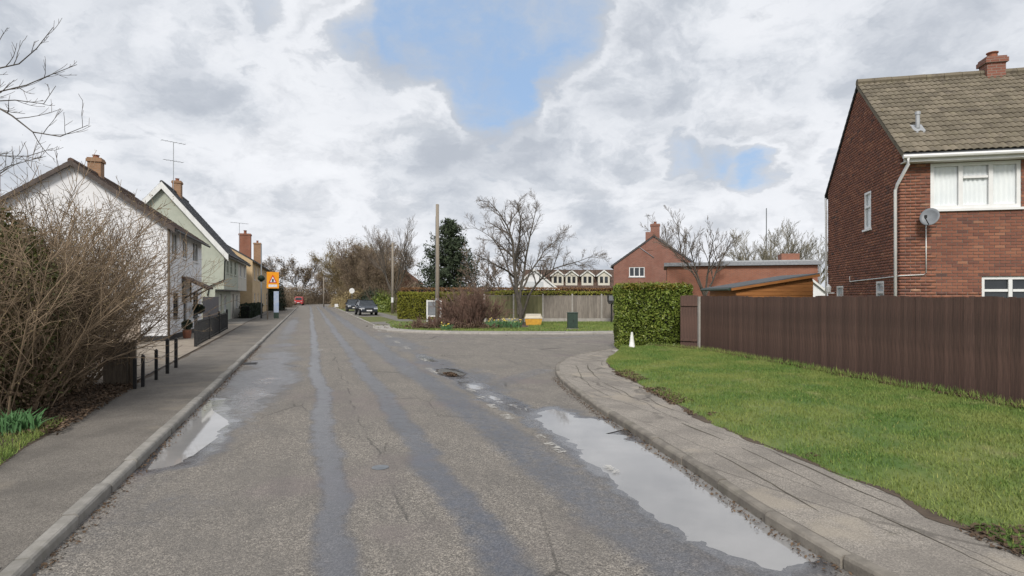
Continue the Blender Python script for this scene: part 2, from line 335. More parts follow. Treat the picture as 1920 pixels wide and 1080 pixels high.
def road_mat():
    m, n, p = newmat('asphalt_road'); pos = n.new('ShaderNodeNewGeometry').outputs['Position']
    t = n.vm('DOT_PRODUCT', pos, (NX, NY, 0)); s = n.vm('DOT_PRODUCT', pos, (DX, DY, 0))
    wet = n.attr('wet')
    stone = n.vor(pos, 95, 'F1', 'Color'); sb = n.new('ShaderNodeSeparateColor'); n.l.new(stone, sb.inputs[0])
    base = n.ramp(sb.outputs[0], [(0, (.098, .090, .081)), (.4, (.205, .187, .166)), (.75, (.305, .276, .240)), (1, (.48, .432, .37))])
    mott = n.ss(n.noise(pos, 15, 4, .6), .3, .7); base = n.mix(n.m('MULTIPLY', mott, .62), base, n.mix(1.0, base, (.62, .61, .60), 'MULTIPLY'))
    pat = n.ss(n.noise(pos, .55, 5, .6), .36, .66); base = n.mix(n.m('MULTIPLY', pat, .55), base, (.18, .164, .146))
    # warm and grey repair patches, and a long crack
    pk = n.ss(n.noise(n.vm('ADD', pos, (31, 5, 0)), .33, 3), .57, .66); base = n.mix(n.m('MULTIPLY', pk, .5), base, (.19, .160, .155))
    stretch = n.new('ShaderNodeCombineXYZ'); n.put(stretch.inputs[0], n.m('MULTIPLY', s, .35)); n.put(stretch.inputs[1], t)
    strk = n.ss(n.noise(stretch.outputs[0], 2.6, 5, .65), .40, .70); base = n.mix(n.m('MULTIPLY', strk, .38), base, (.118, .111, .104))
    wob = n.m('MULTIPLY', n.m('SUBTRACT', n.noise(n.vm('SCALE', pos, 1.0), .6, 4), .5), .5)
    cr = n.m('ABSOLUTE', n.m('SUBTRACT', n.m('ADD', t, wob), .78)); crm = n.ss(cr, .004, .026, 1.0, 0.0)
    crm = n.m('MULTIPLY', crm, n.ss(n.noise(pos, .7, 3), .44, .56)); base = n.mix(n.m('MULTIPLY', crm, .5), base, (.04, .04, .04))
    v2 = n.vor(n.vm('ADD', stretch.outputs[0], n.vm('SCALE', n.new('ShaderNodeTexNoise').outputs['Color'], .12)), .75)
    ck = n.m('MULTIPLY', n.ss(v2, .003, .012, 1.0, 0.0), n.ss(n.noise(pos, .35, 3), .5, .62)); base = n.mix(n.m('MULTIPLY', ck, .55), base, (.035, .033, .03))
    brk = n.m('MULTIPLY', n.m('SUBTRACT', n.noise(pos, 6, 6, .7), .5), 1.1)
    w = n.m('MULTIPLY', n.ss(n.m('ADD', wet, brk), .15, 1.05), n.ss(wet, .02, .35))
    n.put(p.inputs['Base Color'], n.mix(w, base, n.mix(1.0, base, (.40, .425, .51), 'MULTIPLY')))  # wet darkens the stone; the blue tint paints in the sky's sheen
    fl = n.ss(n.m('ADD', n.attr('film'), n.m('MULTIPLY', brk, .5)), .25, .8)
    n.put(p.inputs['Roughness'], n.m('SUBTRACT', n.m('SUBTRACT', .88, n.m('MULTIPLY', w, .57)), n.m('MULTIPLY', fl, .22), clamp=True))
    n.put(p.inputs['Specular IOR Level'], n.m('ADD', .25, n.m('MULTIPLY', w, .65)))
    h = n.m('ADD', n.m('MULTIPLY', n.vor(pos, 95, 'F1'), -1.0), n.m('MULTIPLY', n.noise(pos, 9, 4), .8))
    b = n.new('ShaderNodeBump'); b.inputs['Distance'].default_value = .008
    n.put(b.inputs['Strength'], n.m('SUBTRACT', n.m('SUBTRACT', .65, n.m('MULTIPLY', w, .48)), n.m('MULTIPLY', fl, .14), clamp=True)); n.put(b.inputs['Height'], h); n.l.new(b.outputs[0], p.inputs['Normal'])
    return m
M['road'] = road_mat()

def pave_mat(name, k, crack):
    m, n, p = newmat(name); pos = n.new('ShaderNodeNewGeometry').outputs['Position']
    t = n.vm('DOT_PRODUCT', pos, (NX, NY, 0)); s = n.vm('DOT_PRODUCT', pos, (DX, DY, 0))
    stone = n.vor(pos, 110, 'F1', 'Color'); sb = n.new('ShaderNodeSeparateColor'); n.l.new(stone, sb.inputs[0])
    base = n.ramp(sb.outputs[0], [(0, (.12 * k, .108 * k, .094 * k)), (.5, (.19 * k, .171 * k, .149 * k)), (1, (.28 * k, .252 * k, .217 * k))])
    pat = n.ss(n.noise(pos, 1.1, 6, .65), .4, .66); base = n.mix(n.m('MULTIPLY', pat, .6), base, (.115 * k, .104 * k, .092 * k))
    pk = n.ss(n.noise(n.vm('ADD', pos, (11, 5, 0)), .7, 4), .56, .64); base = n.mix(n.m('MULTIPLY', pk, .55), base, (.25 * k, .218 * k, .175 * k))
    moss = n.ss(n.noise(pos, 2.6, 6, .7), .60, .74); base = n.mix(n.m('MULTIPLY', moss, .35), base, (.09, .085, .045))
    if crack:
        nz = n.new('ShaderNodeTexNoise'); nz.inputs['Scale'].default_value = 1.1; nz.inputs['Detail'].default_value = 6; n.l.new(pos, nz.inputs['Vector'])
        cv = n.new('ShaderNodeCombineXYZ'); n.put(cv.inputs[0], n.m('MULTIPLY', s, .13)); n.put(cv.inputs[1], n.m('MULTIPLY', n.m('ADD', t, n.m('MULTIPLY', s, .0)), 1.45))
        v = n.vor(n.vm('ADD', cv.outputs[0], n.vm('SCALE', nz.outputs['Color'], .30)), 1.25)
        ck = n.m('MULTIPLY', n.ss(v, .004, .022, 1.0, 0.0), n.ss(n.noise(pos, .8, 3), .28, .42))
        base = n.mix(n.m('MULTIPLY', ck, .5), base, (.05, .045, .038))
    n.put(p.inputs['Base Color'], base); p.inputs['Roughness'].default_value = .9; p.inputs['Specular IOR Level'].default_value = .25
    bump(n, p, n.m('ADD', n.m('MULTIPLY', n.vor(pos, 110, 'F1'), -1.0), n.noise(pos, 7, 4)), .5, .006); return m
M['pave_right'] = pave_mat('pavement_right', 1.42, True); M['pave_left'] = pave_mat('pavement_left', .92, False)

def brick_mat(name, stops, mul=1.0):
    m, n, p = newmat(name); a = n.attr('rnd'); tc = n.new('ShaderNodeTexCoord').outputs['Object']; pos = n.new('ShaderNodeNewGeometry').outputs['Position']
    col = n.ramp(a, stops); f = n.noise(tc, 28, 4, .7); col = n.mix(n.m('MULTIPLY', n.ss(f, .35, .75), .45), col, n.mix(1.0, col, (.55, .52, .5), 'MULTIPLY'))
    g = n.ss(n.noise(pos, .9, 4), .42, .66); col = n.mix(n.m('MULTIPLY', g, .3), col, (.13, .055, .04))
    n.put(p.inputs['Base Color'], col); p.inputs['Roughness'].default_value = .88; p.inputs['Specular IOR Level'].default_value = .25
    bump(n, p, n.noise(tc, 60, 4), .5, .004); return m
BR = [(0, (.10, .066, .06)), (.2, (.185, .085, .064)), (.5, (.265, .112, .074)), (.75, (.33, .148, .092)), (.92, (.40, .21, .135)), (1, (.42, .24, .16))]
M['brick'] = brick_mat('brick', BR)
M['mortar'] = mk('mortar', (.21, .175, .15), (.155, .13, .11), .95, 4)
def wallbrick(name, ca, cb, cm, along):                 # far walls whose bricks are too small to tell apart
    m, n, p = newmat(name); tc = n.new('ShaderNodeTexCoord').outputs['Object']; sp = n.new('ShaderNodeSeparateXYZ'); n.l.new(tc, sp.inputs[0])
    cv = n.new('ShaderNodeCombineXYZ'); n.put(cv.inputs[0], n.m('ADD', sp.outputs[0], sp.outputs[1])); n.put(cv.inputs[1], sp.outputs[2])
    b = n.new('ShaderNodeTexBrick'); n.l.new(cv.outputs[0], b.inputs['Vector']); b.inputs['Color1'].default_value = (*ca, 1); b.inputs['Color2'].default_value = (*cb, 1)
    b.inputs['Mortar'].default_value = (*cm, 1); b.inputs['Scale'].default_value = 1; b.inputs['Brick Width'].default_value = .225; b.inputs['Row Height'].default_value = .075; b.inputs['Mortar Size'].default_value = .01
    col = n.mix(n.m('MULTIPLY', n.ss(n.noise(tc, 1.2, 5), .4, .7), .4), b.outputs[0], tuple(x * .6 for x in ca))
    n.put(p.inputs['Base Color'], col); p.inputs['Roughness'].default_value = .9; return m
M['wall_red'] = wallbrick('wall_red', (.27, .105, .07), (.21, .08, .055), (.24, .18, .15), 0)
M['wall_orange'] = wallbrick('wall_orange', (.32, .115, .065), (.25, .088, .055), (.24, .17, .13), 0)
M['wall_yellow'] = wallbrick('wall_yellow', (.62, .44, .23), (.54, .37, .19), (.50, .42, .32), 0)
M['wall_buff'] = wallbrick('wall_buff', (.34, .19, .10), (.26, .14, .075), (.30, .22, .16), 0)

# ------------------------------------------------------------------ numpy helpers
def vnoise(x, y, sc, seed=0):
    r = np.random.RandomState(seed).rand(64, 64); x = np.asarray(x) * sc + 1000.3; y = np.asarray(y) * sc + 1000.7
    xi = np.floor(x).astype(int); yi = np.floor(y).astype(int); fx = x - xi; fy = y - yi
    fx = fx * fx * (3 - 2 * fx); fy = fy * fy * (3 - 2 * fy)
    g = lambda a, b: r[a % 64, b % 64]
    return (g(xi, yi) * (1 - fx) + g(xi + 1, yi) * fx) * (1 - fy) + (g(xi, yi + 1) * (1 - fx) + g(xi + 1, yi + 1) * fx) * fy
def fbm(x, y, sc, seed=0, o=4):
    return sum(vnoise(x, y, sc * 2 ** i, seed + i) * .5 ** i for i in range(o)) / sum(.5 ** i for i in range(o))
def sstep(v, a, b): k = np.clip((v - a) / (b - a), 0, 1); return k * k * (3 - 2 * k)
def sdpoly(x, y, poly):
    d = np.full(x.shape, 1e9); ins = np.zeros(x.shape, bool); n = len(poly)
    for i in range(n):
        ax, ay = poly[i][:2]; bx, by = poly[(i + 1) % n][:2]; ex, ey = bx - ax, by - ay
        h = np.clip(((x - ax) * ex + (y - ay) * ey) / (ex * ex + ey * ey + 1e-12), 0, 1)
        d = np.minimum(d, np.hypot(x - ax - h * ex, y - ay - h * ey))
        c = ((ay > y) != (by > y)) & (x < (bx - ax) * (y - ay) / ((by - ay) if by != ay else 1e-9) + ax); ins ^= c
    return np.where(ins, -d, d)
def polysheet(name, pts, z, mat, thick=0.0, kind='structure'):
    b = MB(); p3 = [(p[0], p[1], z) for p in pts]
    if thick: b.prism(p3, (0, 0, -thick))
    else: b.poly(p3)
    me = b.mesh(name); bm = bmesh.new(); bm.from_mesh(me); bmesh.ops.triangulate(bm, faces=[f for f in bm.faces if len(f.verts) > 4]); bmesh.ops.recalc_face_normals(bm, faces=bm.faces[:])
    if not thick:
        for f in bm.faces:
            if f.normal.z < 0: f.normal_flip()
    bm.to_mesh(me); bm.free()
    o = link(name, me, mat); return tag(o, kind=kind)

# ================================================================== THE GROUND
o = polysheet('ground', [(-1500, -300), (1500, -300), (1500, 2500), (-1500, 2500)], -.12, M['grass_far'])

# puddles: outlines on the ground where the road dips
PUD_R = [G(*q)[:2] for q in [(1000, 772), (1030, 800), (1072, 832), (1110, 868), (1144, 900), (1216, 958), (1307, 1010), (1407, 1052), (1462, 1074), (1540, 1046), (1488, 992), (1402, 936), (1306, 869), (1236, 834), (1150, 826), (1200, 808), (1150, 790), (1080, 782), (1040, 764)]]
PUD_L = [G(*q)[:2] for q in [(286, 872), (312, 838), (345, 795), (372, 757), (392, 752), (392, 775), (400, 800), (352, 850), (318, 866)]]
SMALL = [(845, 698, .8, .3), (885, 722, .6, .2), (925, 745, .8, .17), (968, 762, .8, .14), (800, 672, .8, .12), (800, 672, .9, .16), (745, 640, 1.2, .2), (640, 592, 2.5, .2), (560, 640, .6, .08)]
def road_height(x, y, s, t):
    sd = np.minimum(sdpoly(x, y, PUD_R), sdpoly(x, y, PUD_L) - .22)
    for px, py, a, b in SMALL[:5]:
        c = G(px, py); cs, ct = st(c[0], c[1])
        e = (np.hypot((s - cs) / a, (t - ct) / b) - 1) * min(a, b) * 1.2; sd = np.minimum(sd, e)
    nz = (fbm(x, y, 1.7, 5) - .5) * .34 + (fbm(x, y, 9, 15, 4) - .5) * .22
    h = -.008 + .03 * np.clip(sd + nz, -.6, .268) + .0 
    return h, sd
svals = np.concatenate([np.arange(-6, 3, .5), np.arange(3, 27, .085), np.arange(27, 60, .5), np.arange(60, 190, 2.0)])
tvals = np.concatenate([np.arange(-2.06, 6.5, .07), np.arange(6.5, 14, .5), np.arange(14, 60, 3.0)])
SS, TT = np.meshgrid(svals, tvals, indexing='ij')
XY = np.array([P(s, t)[:2] for s, t in zip(SS.ravel(), TT.ravel())]); X, Y = XY[:, 0], XY[:, 1]; s1, t1 = SS.ravel(), TT.ravel()
hh, sd = road_height(X, Y, s1, t1)
ww = lambda seed, k=.25: (fbm(s1, s1 * 0, .22, seed, 3) - .5) * k
rag = (fbm(X, Y, 1.6, 55, 5) - .5) * .22; gate = .82 + .35 * fbm(s1 * .5, t1, .55, 56, 4)
def strip(c, hw, soft, k=1.0): return np.clip(k * gate, 0, 1) * (1 - sstep(np.abs(t1 + ww(int(abs(c) * 10) + 3) - c) + rag * np.sign(t1 - c + .001), hw, hw + soft))
wet = np.maximum.reduce([strip(.22, .07, .20, .95), strip(1.40, .08, .26, .9), strip(2.58, .16, .42, .85), strip(-1.75, .02, .5, .35) * (s1 < 80)])
lp = np.hypot((s1 - 18) / 10.5, (t1 + 1.05) / 1.0) + (fbm(X, Y, .8, 61) - .5) * 1.1; wet = np.maximum(wet, .9 * (1 - sstep(lp, .35, 1.25)))
lp = np.hypot((s1 - 44) / 24, (t1 + 1.15) / .62) + (fbm(X, Y, .5, 62) - .5) * .8; wet = np.maximum(wet, .75 * (1 - sstep(lp, .3, 1.25)))
rp = np.hypot((s1 - 16) / 7, (t1 - 3.6) / .8) + (fbm(X, Y, .9, 63) - .5) * 1.6; wet = np.maximum(wet, .75 * (1 - sstep(rp, .3, 1.3)))
rp = np.hypot((s1 - 27) / 7, (t1 - 3.6) / .9) + (fbm(X, Y, .7, 64) - .5) * 1.4; wet = np.maximum(wet, .7 * (1 - sstep(rp, .3, 1.3)))
# tyre arcs of turning cars in the mouth of the side road
for cx, cy, rr in ((14, 8.5, 15.2), (14, 8.5, 16.8), (-6, 40, 14.0)):
    q = np.abs(np.hypot(X - cx, Y - cy) - rr) + (fbm(X, Y, .6, 70) - .5) * .5
    wet = np.maximum(wet, .55 * (1 - sstep(q, .15, .45)) * (t1 > 3.6) * sstep(fbm(X, Y, .4, 77), .35, .55))
wet = np.maximum(wet, .95 * (1 - sstep(sd + (fbm(X, Y, 3, 66) - .5) * .3, .0, .42)))
nS, nT = SS.shape; idx = np.arange(nS * nT).reshape(nS, nT)
faces = np.stack([idx[:-1, :-1], idx[1:, :-1], idx[1:, 1:], idx[:-1, 1:]], -1).reshape(-1, 4)[:, ::-1]
film = 1 - sstep(sd + (fbm(X, Y, 4, 67) - .5) * .35, -.02, .22)
fq = np.hypot((s1 - 12.5) / 5.5, (t1 - 3.45) / .42) + (fbm(X, Y, 2.2, 68) - .5) * 1.9; film = np.maximum(film, .85 * (1 - sstep(fq, .35, .9)))
fq = np.hypot((s1 - 12.5) / 3.6, (t1 + 1.15) / .55) + (fbm(X, Y, 1.6, 69) - .5) * 1.5; film = np.maximum(film, .7 * (1 - sstep(fq, .3, 1.0)))
wet = np.maximum(wet, film)
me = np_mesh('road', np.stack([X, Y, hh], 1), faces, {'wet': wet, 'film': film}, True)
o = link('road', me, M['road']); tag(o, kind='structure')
# standing water at one level in the dips
def grow_poly(poly, k):
    cx = sum(p[0] for p in poly) / len(poly); cy = sum(p[1] for p in poly) / len(poly); out = []
    for p in poly:
        v = Vector((p[0] - cx, p[1] - cy)); out.append((p[0] + v.normalized().x * k, p[1] + v.normalized().y * k))
    return out
PZ = [-.008]
def pudd(poly, k, label):
    PZ[0] -= .0006
    o = polysheet('puddle', grow_poly(poly, k), PZ[0], M['water'], kind='structure'); o['label'] = label
pudd(PUD_R, .45, 'long muddy puddle against the right kerb'); pudd(PUD_L, .3, 'small puddle against the left kerb')
for px, py, a, b in SMALL[:5]:
    c = G(px, py); cs, ct = st(c[0], c[1])
    pudd([P(cs + math.cos(k * .5236) * (a + .15), ct + math.sin(k * .5236) * (b + .15))[:2] for k in range(12)], .05, 'shallow puddle in the broken road edge')

# worn white paint: broken dashes across the side road mouth and centre
def paint_mat():
    m, n, p = newmat('worn_paint'); pos = n.new('ShaderNodeNewGeometry').outputs['Position']
    n.put(p.inputs['Base Color'], (.50, .48, .44)); p.inputs['Roughness'].default_value = .8
    a = n.m('MULTIPLY', n.ss(n.noise(pos, 9, 5, .7), .43, .58), .75); n.put(p.inputs['Alpha'], a); return m
M['worn_paint'] = paint_mat()
root = tag(bpy.data.objects.new('road_marking', None), kind='structure'); C.objects.link(root)
for s_, t_, l_, w_ in ((7.0, 3.07, .55, .07), (7.8, 3.1, .2, .06), (9.2, 3.1, .4, .08), (10.2, 3.15, .35, .08), (11.2, 3.2, .3, .08), (6.0, 3.3, .35, .06), (15.2, 3.1, 1.2, .08), (22.5, 3.55, 1.2, .09), (25.5, 3.6, 1.2, .09), (29, 3.7, 1.6, .1), (34, 3.8, 2, .1), (23.0, .38, .5, .1), (12, 3.25, .5, .07), (18, 3.4, .9, .08)):
    b = MB(); b.poly([P(s_, t_ - w_, .007), P(s_ + l_, t_ - w_, .007), P(s_ + l_, t_ + w_, .007), P(s_, t_ + w_, .007)][::-1]); b.build('dash', M['worn_paint'], root, fix=False)

# --- left kerb, pavement, land
KH = .10
def kerb(name, pts, w, mat, seg=.915, z=KH, inward=1):
    root = tag(bpy.data.objects.new(name, None), kind='structure'); C.objects.link(root)
    # walk along the line; each stone is its own piece
    pts = [Vector(p[:2]) for p in pts]; acc = []; d = 0
    L = [0]
    for a, b in zip(pts, pts[1:]): L.append(L[-1] + (b - a).length)
    def ev(u):
        for i in range(len(pts) - 1):
            if u <= L[i + 1]: k = (u - L[i]) / (L[i + 1] - L[i]); return pts[i].lerp(pts[i + 1], k)
        return pts[-1]
    u = 0; rr = random.Random(3); cnt = 0
    while u < L[-1] - .1:
        e = min(u + seg, L[-1]); a, b = ev(u + .008), ev(e - .008); t = (b - a).normalized(); nrm = Vector((t.y, -t.x)) * inward
        dz_ = rr.uniform(-.008, .006); off = rr.uniform(-.008, .008)
        prof = [(0 + off, -.14), (off, z - .03 + dz_), (.012 + off, z - .01 + dz_), (.03 + off, z + dz_), (w, z + dz_), (w, -.14)]
        p0 = [(a.x + nrm.x * q, a.y + nrm.y * q, h_) for q, h_ in prof]; p1 = [(b.x + nrm.x * q, b.y + nrm.y * q, h_ + rr.uniform(-.003, .003)) for q, h_ in prof]
        k = len(prof); mb = MB(); mb.add(p0 + p1, [tuple(range(k)), tuple(range(k, 2 * k))[::-1]] + [(i, k + i, k + (i + 1) % k, (i + 1) % k) for i in range(k)])
        mb.build('kerb_stone', mat, root); u = e; cnt += 1
        if u > 60 and name == 'left_kerb': seg = 6
    return root
kerb('left_kerb', [P(s, -1.9) for s in np.arange(-3, 165, 1.5)], .13, M['concrete'], inward=-1)
def ledge(s):  # inner edge of the left pavement
    return float(np.interp(s, [-6, 5, 7, 9, 14, 30, 45, 60, 165], [-2.75, -2.85, -3.05, -3.3, -3.5, -3.75, -4.2, -4.2, -4.0]))
sl_ = np.concatenate([np.arange(-6, 40, 1.0), np.arange(40, 166, 3.0)])
V = []; Fc = []
for i, s in enumerate(sl_):
    V += [P(s, -2.02, KH - .002), P(s, ledge(s) - .25, KH + .012)]
    if i: k = 2 * i; Fc.append((k - 2, k, k + 1, k - 1))
o = link('left_pavement', np_mesh('left_pavement', V, Fc), M['pave_left']); tag(o, kind='structure')
V = []; Fc = []; ts = [0, .3, 1, 3, 8, 60]
for i, s in enumerate(sl_):
    for j, q in enumerate(ts): V.append(P(s, ledge(s) - q + (random.uniform(-.05, .05) if j == 0 else 0), KH + .008 + (.025 if j else 0)))
    if i:
        for j in range(5): a = (i - 1) * 6 + j; b = i * 6 + j; Fc.append((a, b, b + 1, a + 1))
o = link('left_land', np_mesh('left_land', V, Fc), M['soil']); tag(o, kind='structure')
polysheet('front_yard', [P(14.6, -3.6), P(43.8, -4.15), P(43.8, -9), P(14.6, -9)], KH + .042, M['yard'])
polysheet('front_path', [P(44.0, -4.25), P(80, -4.3), P(80, -9), P(44.0, -9)], KH + .042, M['driveway'])
# lighter concrete crossing at the very front and worn patches on the pavement
polysheet('concrete_crossing', [P(2.0, -2.04), P(5.1, -2.04), P(5.25, -2.45), P(4.4, -2.9), P(2.0, -2.9)], KH + .0085, M['concrete'])

# --- right kerb, pavement, verge
KR = [G(*q, KH)[:2] for q in [(1642, 1079), (1599, 1053), (1503, 997), (1407, 943), (1307, 873), (1206, 811), (1115, 757), (1075, 728), (1048, 706), (1039, 690), (1046, 677), (1066, 668)]]
k0 = Vector(KR[0]) - Vector((DX, DY)) * 7
KR = [tuple(k0)] + KR + [(2.45, 20.2), (3.4, 21.3), (4.6, 23.4), (6.6, 27.0), (8.6, 29.2), (14, 31.6), (30, 36)]
# smooth the kerb line
def smooth(pts, it=2):
    for _ in range(it):
        q = [pts[0]]
        for a, b in zip(pts, pts[1:]): q += [(a[0] * .75 + b[0] * .25, a[1] * .75 + b[1] * .25), (a[0] * .25 + b[0] * .75, a[1] * .25 + b[1] * .75)]
        q.append(pts[-1]); pts = q
    return pts
KRs = smooth(KR)
kerb('right_kerb', KRs, .105, M['kerb_dark'])
EDGE = [G(*q, KH)[:2] for q in [(1920, 1046), (1853, 1008), (1690, 932), (1560, 885), (1450, 842), (1326, 790), (1206, 724), (1160, 698), (1138, 684), (1138, 674), (1158, 662)]]
e0 = Vector(EDGE[0]) - Vector((DX, DY)) * 7
EDGE = [tuple(e0)] + EDGE
poly = [KRs[i] for i in range(len(KRs)) if KRs[i][1] < 26]
inner = []
for p, q in zip(poly, poly[1:] + [poly[-1]]):
    d = Vector((q[0] - p[0], q[1] - p[1]))
    if d.length < 1e-6: d = Vector((.5, .8))
    d.normalize(); inner.append((p[0] + d.y * .10, p[1] - d.x * .10))
pav = inner + [(6.5, 24.0), (6.5, 20.0)] + [(x + .35, y + .1) for x, y in reversed(EDGE[:-2])]
polysheet('right_pavement', pav, KH - .001, M['pave_right'])
def resample(pts, n):
    pts = np.array(pts); L = np.concatenate([[0], np.cumsum(np.hypot(*np.diff(pts, axis=0).T))]); u = np.linspace(0, L[-1], n)
    return np.stack([np.interp(u, L, pts[:, 0]), np.interp(u, L, pts[:, 1])], 1)
def seam(off, seed, w, lo_, hi_):
    ln_ = resample(KRs, 420); tg = np.gradient(ln_, axis=0); tg /= np.linalg.norm(tg, axis=1)[:, None]; nr_ = np.stack([tg[:, 1], -tg[:, 0]], 1); u_ = np.arange(420) * .1
    o_ = off + (fbm(u_, u_ * 0, .5, seed, 5) - .5) * .42; wd = w * np.clip((fbm(u_, u_ * 0 + 3, .7, seed + 5, 4) - .44) * 6, 0, 1.4); run = []
    for i in range(lo_, hi_):
        if wd[i] > .15 * w: run.append(i)
        if (wd[i] <= .15 * w or i == hi_ - 1):
            if len(run) > 3:
                A1_ = [tuple(ln_[k] + nr_[k] * (o_[k] - wd[k])) for k in run]; B1_ = [tuple(ln_[k] + nr_[k] * (o_[k] + wd[k])) for k in run]
                cr_ = polysheet('pavement_seam', A1_ + B1_[::-1], KH + .0025, M['seam'])
            run = []
M['seam'] = mk('seam', (.07, .06, .048), (.11, .098, .07), .95, 9)
for off_, sd_, w_ in ((.50, 201, .008), (.88, 202, .012), (1.2, 203, .008)): seam(off_, sd_, w_, 40, 285 if off_ < 1 else 220)
FA, FB = Vector((6.32, 20.2)), Vector((8.23, 9.6)); FD = (FB - FA).normalized(); FL = 16.6
FEND = FA + FD * FL
base = [tuple(FEND + FD * 2)] + [tuple(FA + FD * k) for k in (11.4, 10.2, 8.5, 7.0, 5.6, 4.0, 2.0, .6)] + [(5.4, 20.9), (4.6, 21.3), (4.0, 21.5)]
E2 = EDGE; n1 = 90; m1 = 26
# (resample is defined above)
# ruled strip from the pavement edge to the fence foot
ea = np.array(smooth(E2, 1)); A_ = resample(ea, n1); B_ = resample(base, n1)
K = np.linspace(0, 1, m1)[None, :, None]; VG = A_[:, None, :] * (1 - K) + B_[:, None, :] * K
kk = np.broadcast_to(K[..., 0], VG.shape[:2])
jit = (fbm(VG[..., 0], VG[..., 1], 2.2, 9) - .5)
vz = KH - .015 * (kk == 0) + .012 + .10 * kk + .03 * np.sin(np.clip(kk * 8, 0, 1.57)) + jit * .10 * np.clip(kk * 6, 0, 1)
VG[:, 0, 0] += (fbm(VG[:, 0, 0] * 1, VG[:, 0, 1], 3.5, 33) - .5) * .30
vv = np.concatenate([VG, vz[..., None]], -1).reshape(-1, 3); idx = np.arange(n1 * m1).reshape(n1, m1)
ff = np.stack([idx[:-1, :-1], idx[:-1, 1:], idx[1:, 1:], idx[1:, :-1]], -1).reshape(-1, 4)
me = np_mesh('grass_verge', vv, ff, {'rnd': np.full(len(vv), .45)}, True); o = link('grass_verge', me, M['grass']); tag(o, kind='structure')
so_a = resample(smooth(E2, 1), 160); so_n = (fbm(so_a[:, 0], so_a[:, 1], 1.4, 91) - .42) * .45 + (fbm(so_a[:, 0], so_a[:, 1], 6, 92) - .5) * .12
polysheet('soil_edge', [(x - max(0.0, k_) * .95, y - max(0.0, k_) * .5) for (x, y), k_ in zip(so_a, so_n)] + [(x + .3, y + .1) for x, y in so_a[::-1]], KH + .004, M['soil'])
polysheet('garden', [tuple(FEND)] + [tuple(FA)] + [(5.4, 21), (4.0, 21.7), (5.0, 23.6), (7.0, 26.8), (9, 29), (14, 31.4), (30, 35.7), (60, 40), (60, -20), tuple(FEND + FD * 10)], KH + .09, M['grass_far'])

def blades(name, pts, h, w, mat, seed, lean=.5, label=None):
    rs = np.random.RandomState(seed); n = len(pts); a = rs.rand(n) * 6.283; ln = rs.rand(n) * lean * h; b = rs.rand(n) * 6.283
    hh_ = h * (.5 + rs.rand(n) * .8); d = np.stack([np.cos(a), np.sin(a), 0 * a], 1) * (w * .5); tip = pts + np.stack([np.cos(b) * ln, np.sin(b) * ln, hh_], 1)
    V = np.stack([pts - d, pts + d, tip], 1).reshape(-1, 3); Fc = np.arange(3 * n).reshape(n, 3); rn = np.repeat(np.clip(rs.normal(.5, .22, n), 0, 1), 3)
    o = link(name, np_mesh(name, V, Fc, {'rnd': rn}), mat); return tag(o, label, 'grass', kind='stuff')
rs = np.random.RandomState(11)
def verge_pts(n, power=1.0, kmin=0.0, kmax=1.0):
    u = rs.rand(n) * (n1 - 1.001); k = (kmin + (kmax - kmin) * rs.rand(n) ** power) * (m1 - 1.001); i = u.astype(int); j = k.astype(int); fu = (u - i)[:, None]; fk = (k - j)[:, None]
    g = vv.reshape(n1, m1, 3); return (g[i, j] * (1 - fu) + g[i + 1, j] * fu) * (1 - fk) + (g[i, j + 1] * (1 - fu) + g[i + 1, j + 1] * fu) * fk
pt = verge_pts(190000); keep = (pt[:, 1] > 2.5) & (pt[:, 0] < .93 * pt[:, 1] + 1.0) & (rs.rand(len(pt)) < sstep(fbm(pt[:, 0], pt[:, 1], 1.6, 41), .2, .5) * .7 + .3)
blades('grass', pt[keep], .045, .011, M['grass_blade'], 1, .9, 'short mown grass on the verge below the brown fence')
pt = verge_pts(5000, 1, .93, 1.0); pt = pt[(pt[:, 1] > 4)]
blades('grass', pt, .13, .014, M['grass_blade'], 2, .8, 'longer grass tufts along the foot of the brown fence')
pt = verge_pts(7000, 1, .94, 1.0); pt = pt[(pt[:, 1] > 4)]; pt[:, 2] += .02
FOOT = pt
# brown leaf litter where the grass meets the pavement
def leaves(name, c, size, mat, seed, parent=None, flat=0.0, label=None, cat=None, kind=None, asp=.55):
    rs = np.random.RandomState(seed); n = len(c); nr = rs.normal(size=(n, 3)); nr[:, 2] = nr[:, 2] * (1 - flat) + flat * 3
    nr /= np.linalg.norm(nr, axis=1)[:, None]; a = np.cross(nr, rs.normal(size=(n, 3))); a /= np.linalg.norm(a, axis=1)[:, None]; b = np.cross(nr, a)
    sz = (size * (.6 + .8 * rs.rand(n)))[:, None]; V = np.stack([c - a * sz * .5, c + b * sz * .5 * asp + nr * sz * .08, c + a * sz * .5, c - b * sz * .5 * asp + nr * sz * .08], 1).reshape(-1, 3)
    Fc = np.arange(4 * n).reshape(n, 4); o = link(name, np_mesh(name, V, Fc, {'rnd': np.repeat(np.clip(rs.normal(.5, .25, n), 0, 1), 4)}), mat, parent)
    return tag(o, label, cat, kind=kind)
leaves('leaf_litter', FOOT, .07, M['litter'], 55, flat=.2, label='dead weeds and leaves along the foot of the brown fence', cat='leaves', kind='stuff')
pt = verge_pts(9000, 1.6, 0, .08); pt = pt[(pt[:, 1] > 3) & (pt[:, 1] < 15) & (fbm(pt[:, 0], pt[:, 1], .8, 52) > .42)]; pt[:, 0] -= .12 * rs.rand(len(pt)); pt[:, 2] = np.maximum(pt[:, 2], KH) + .01
leaves('leaf_litter', pt, .05, M['litter'], 5, flat=.8, label='brown dead leaves along the edge between pavement and verge', cat='leaves', kind='stuff')

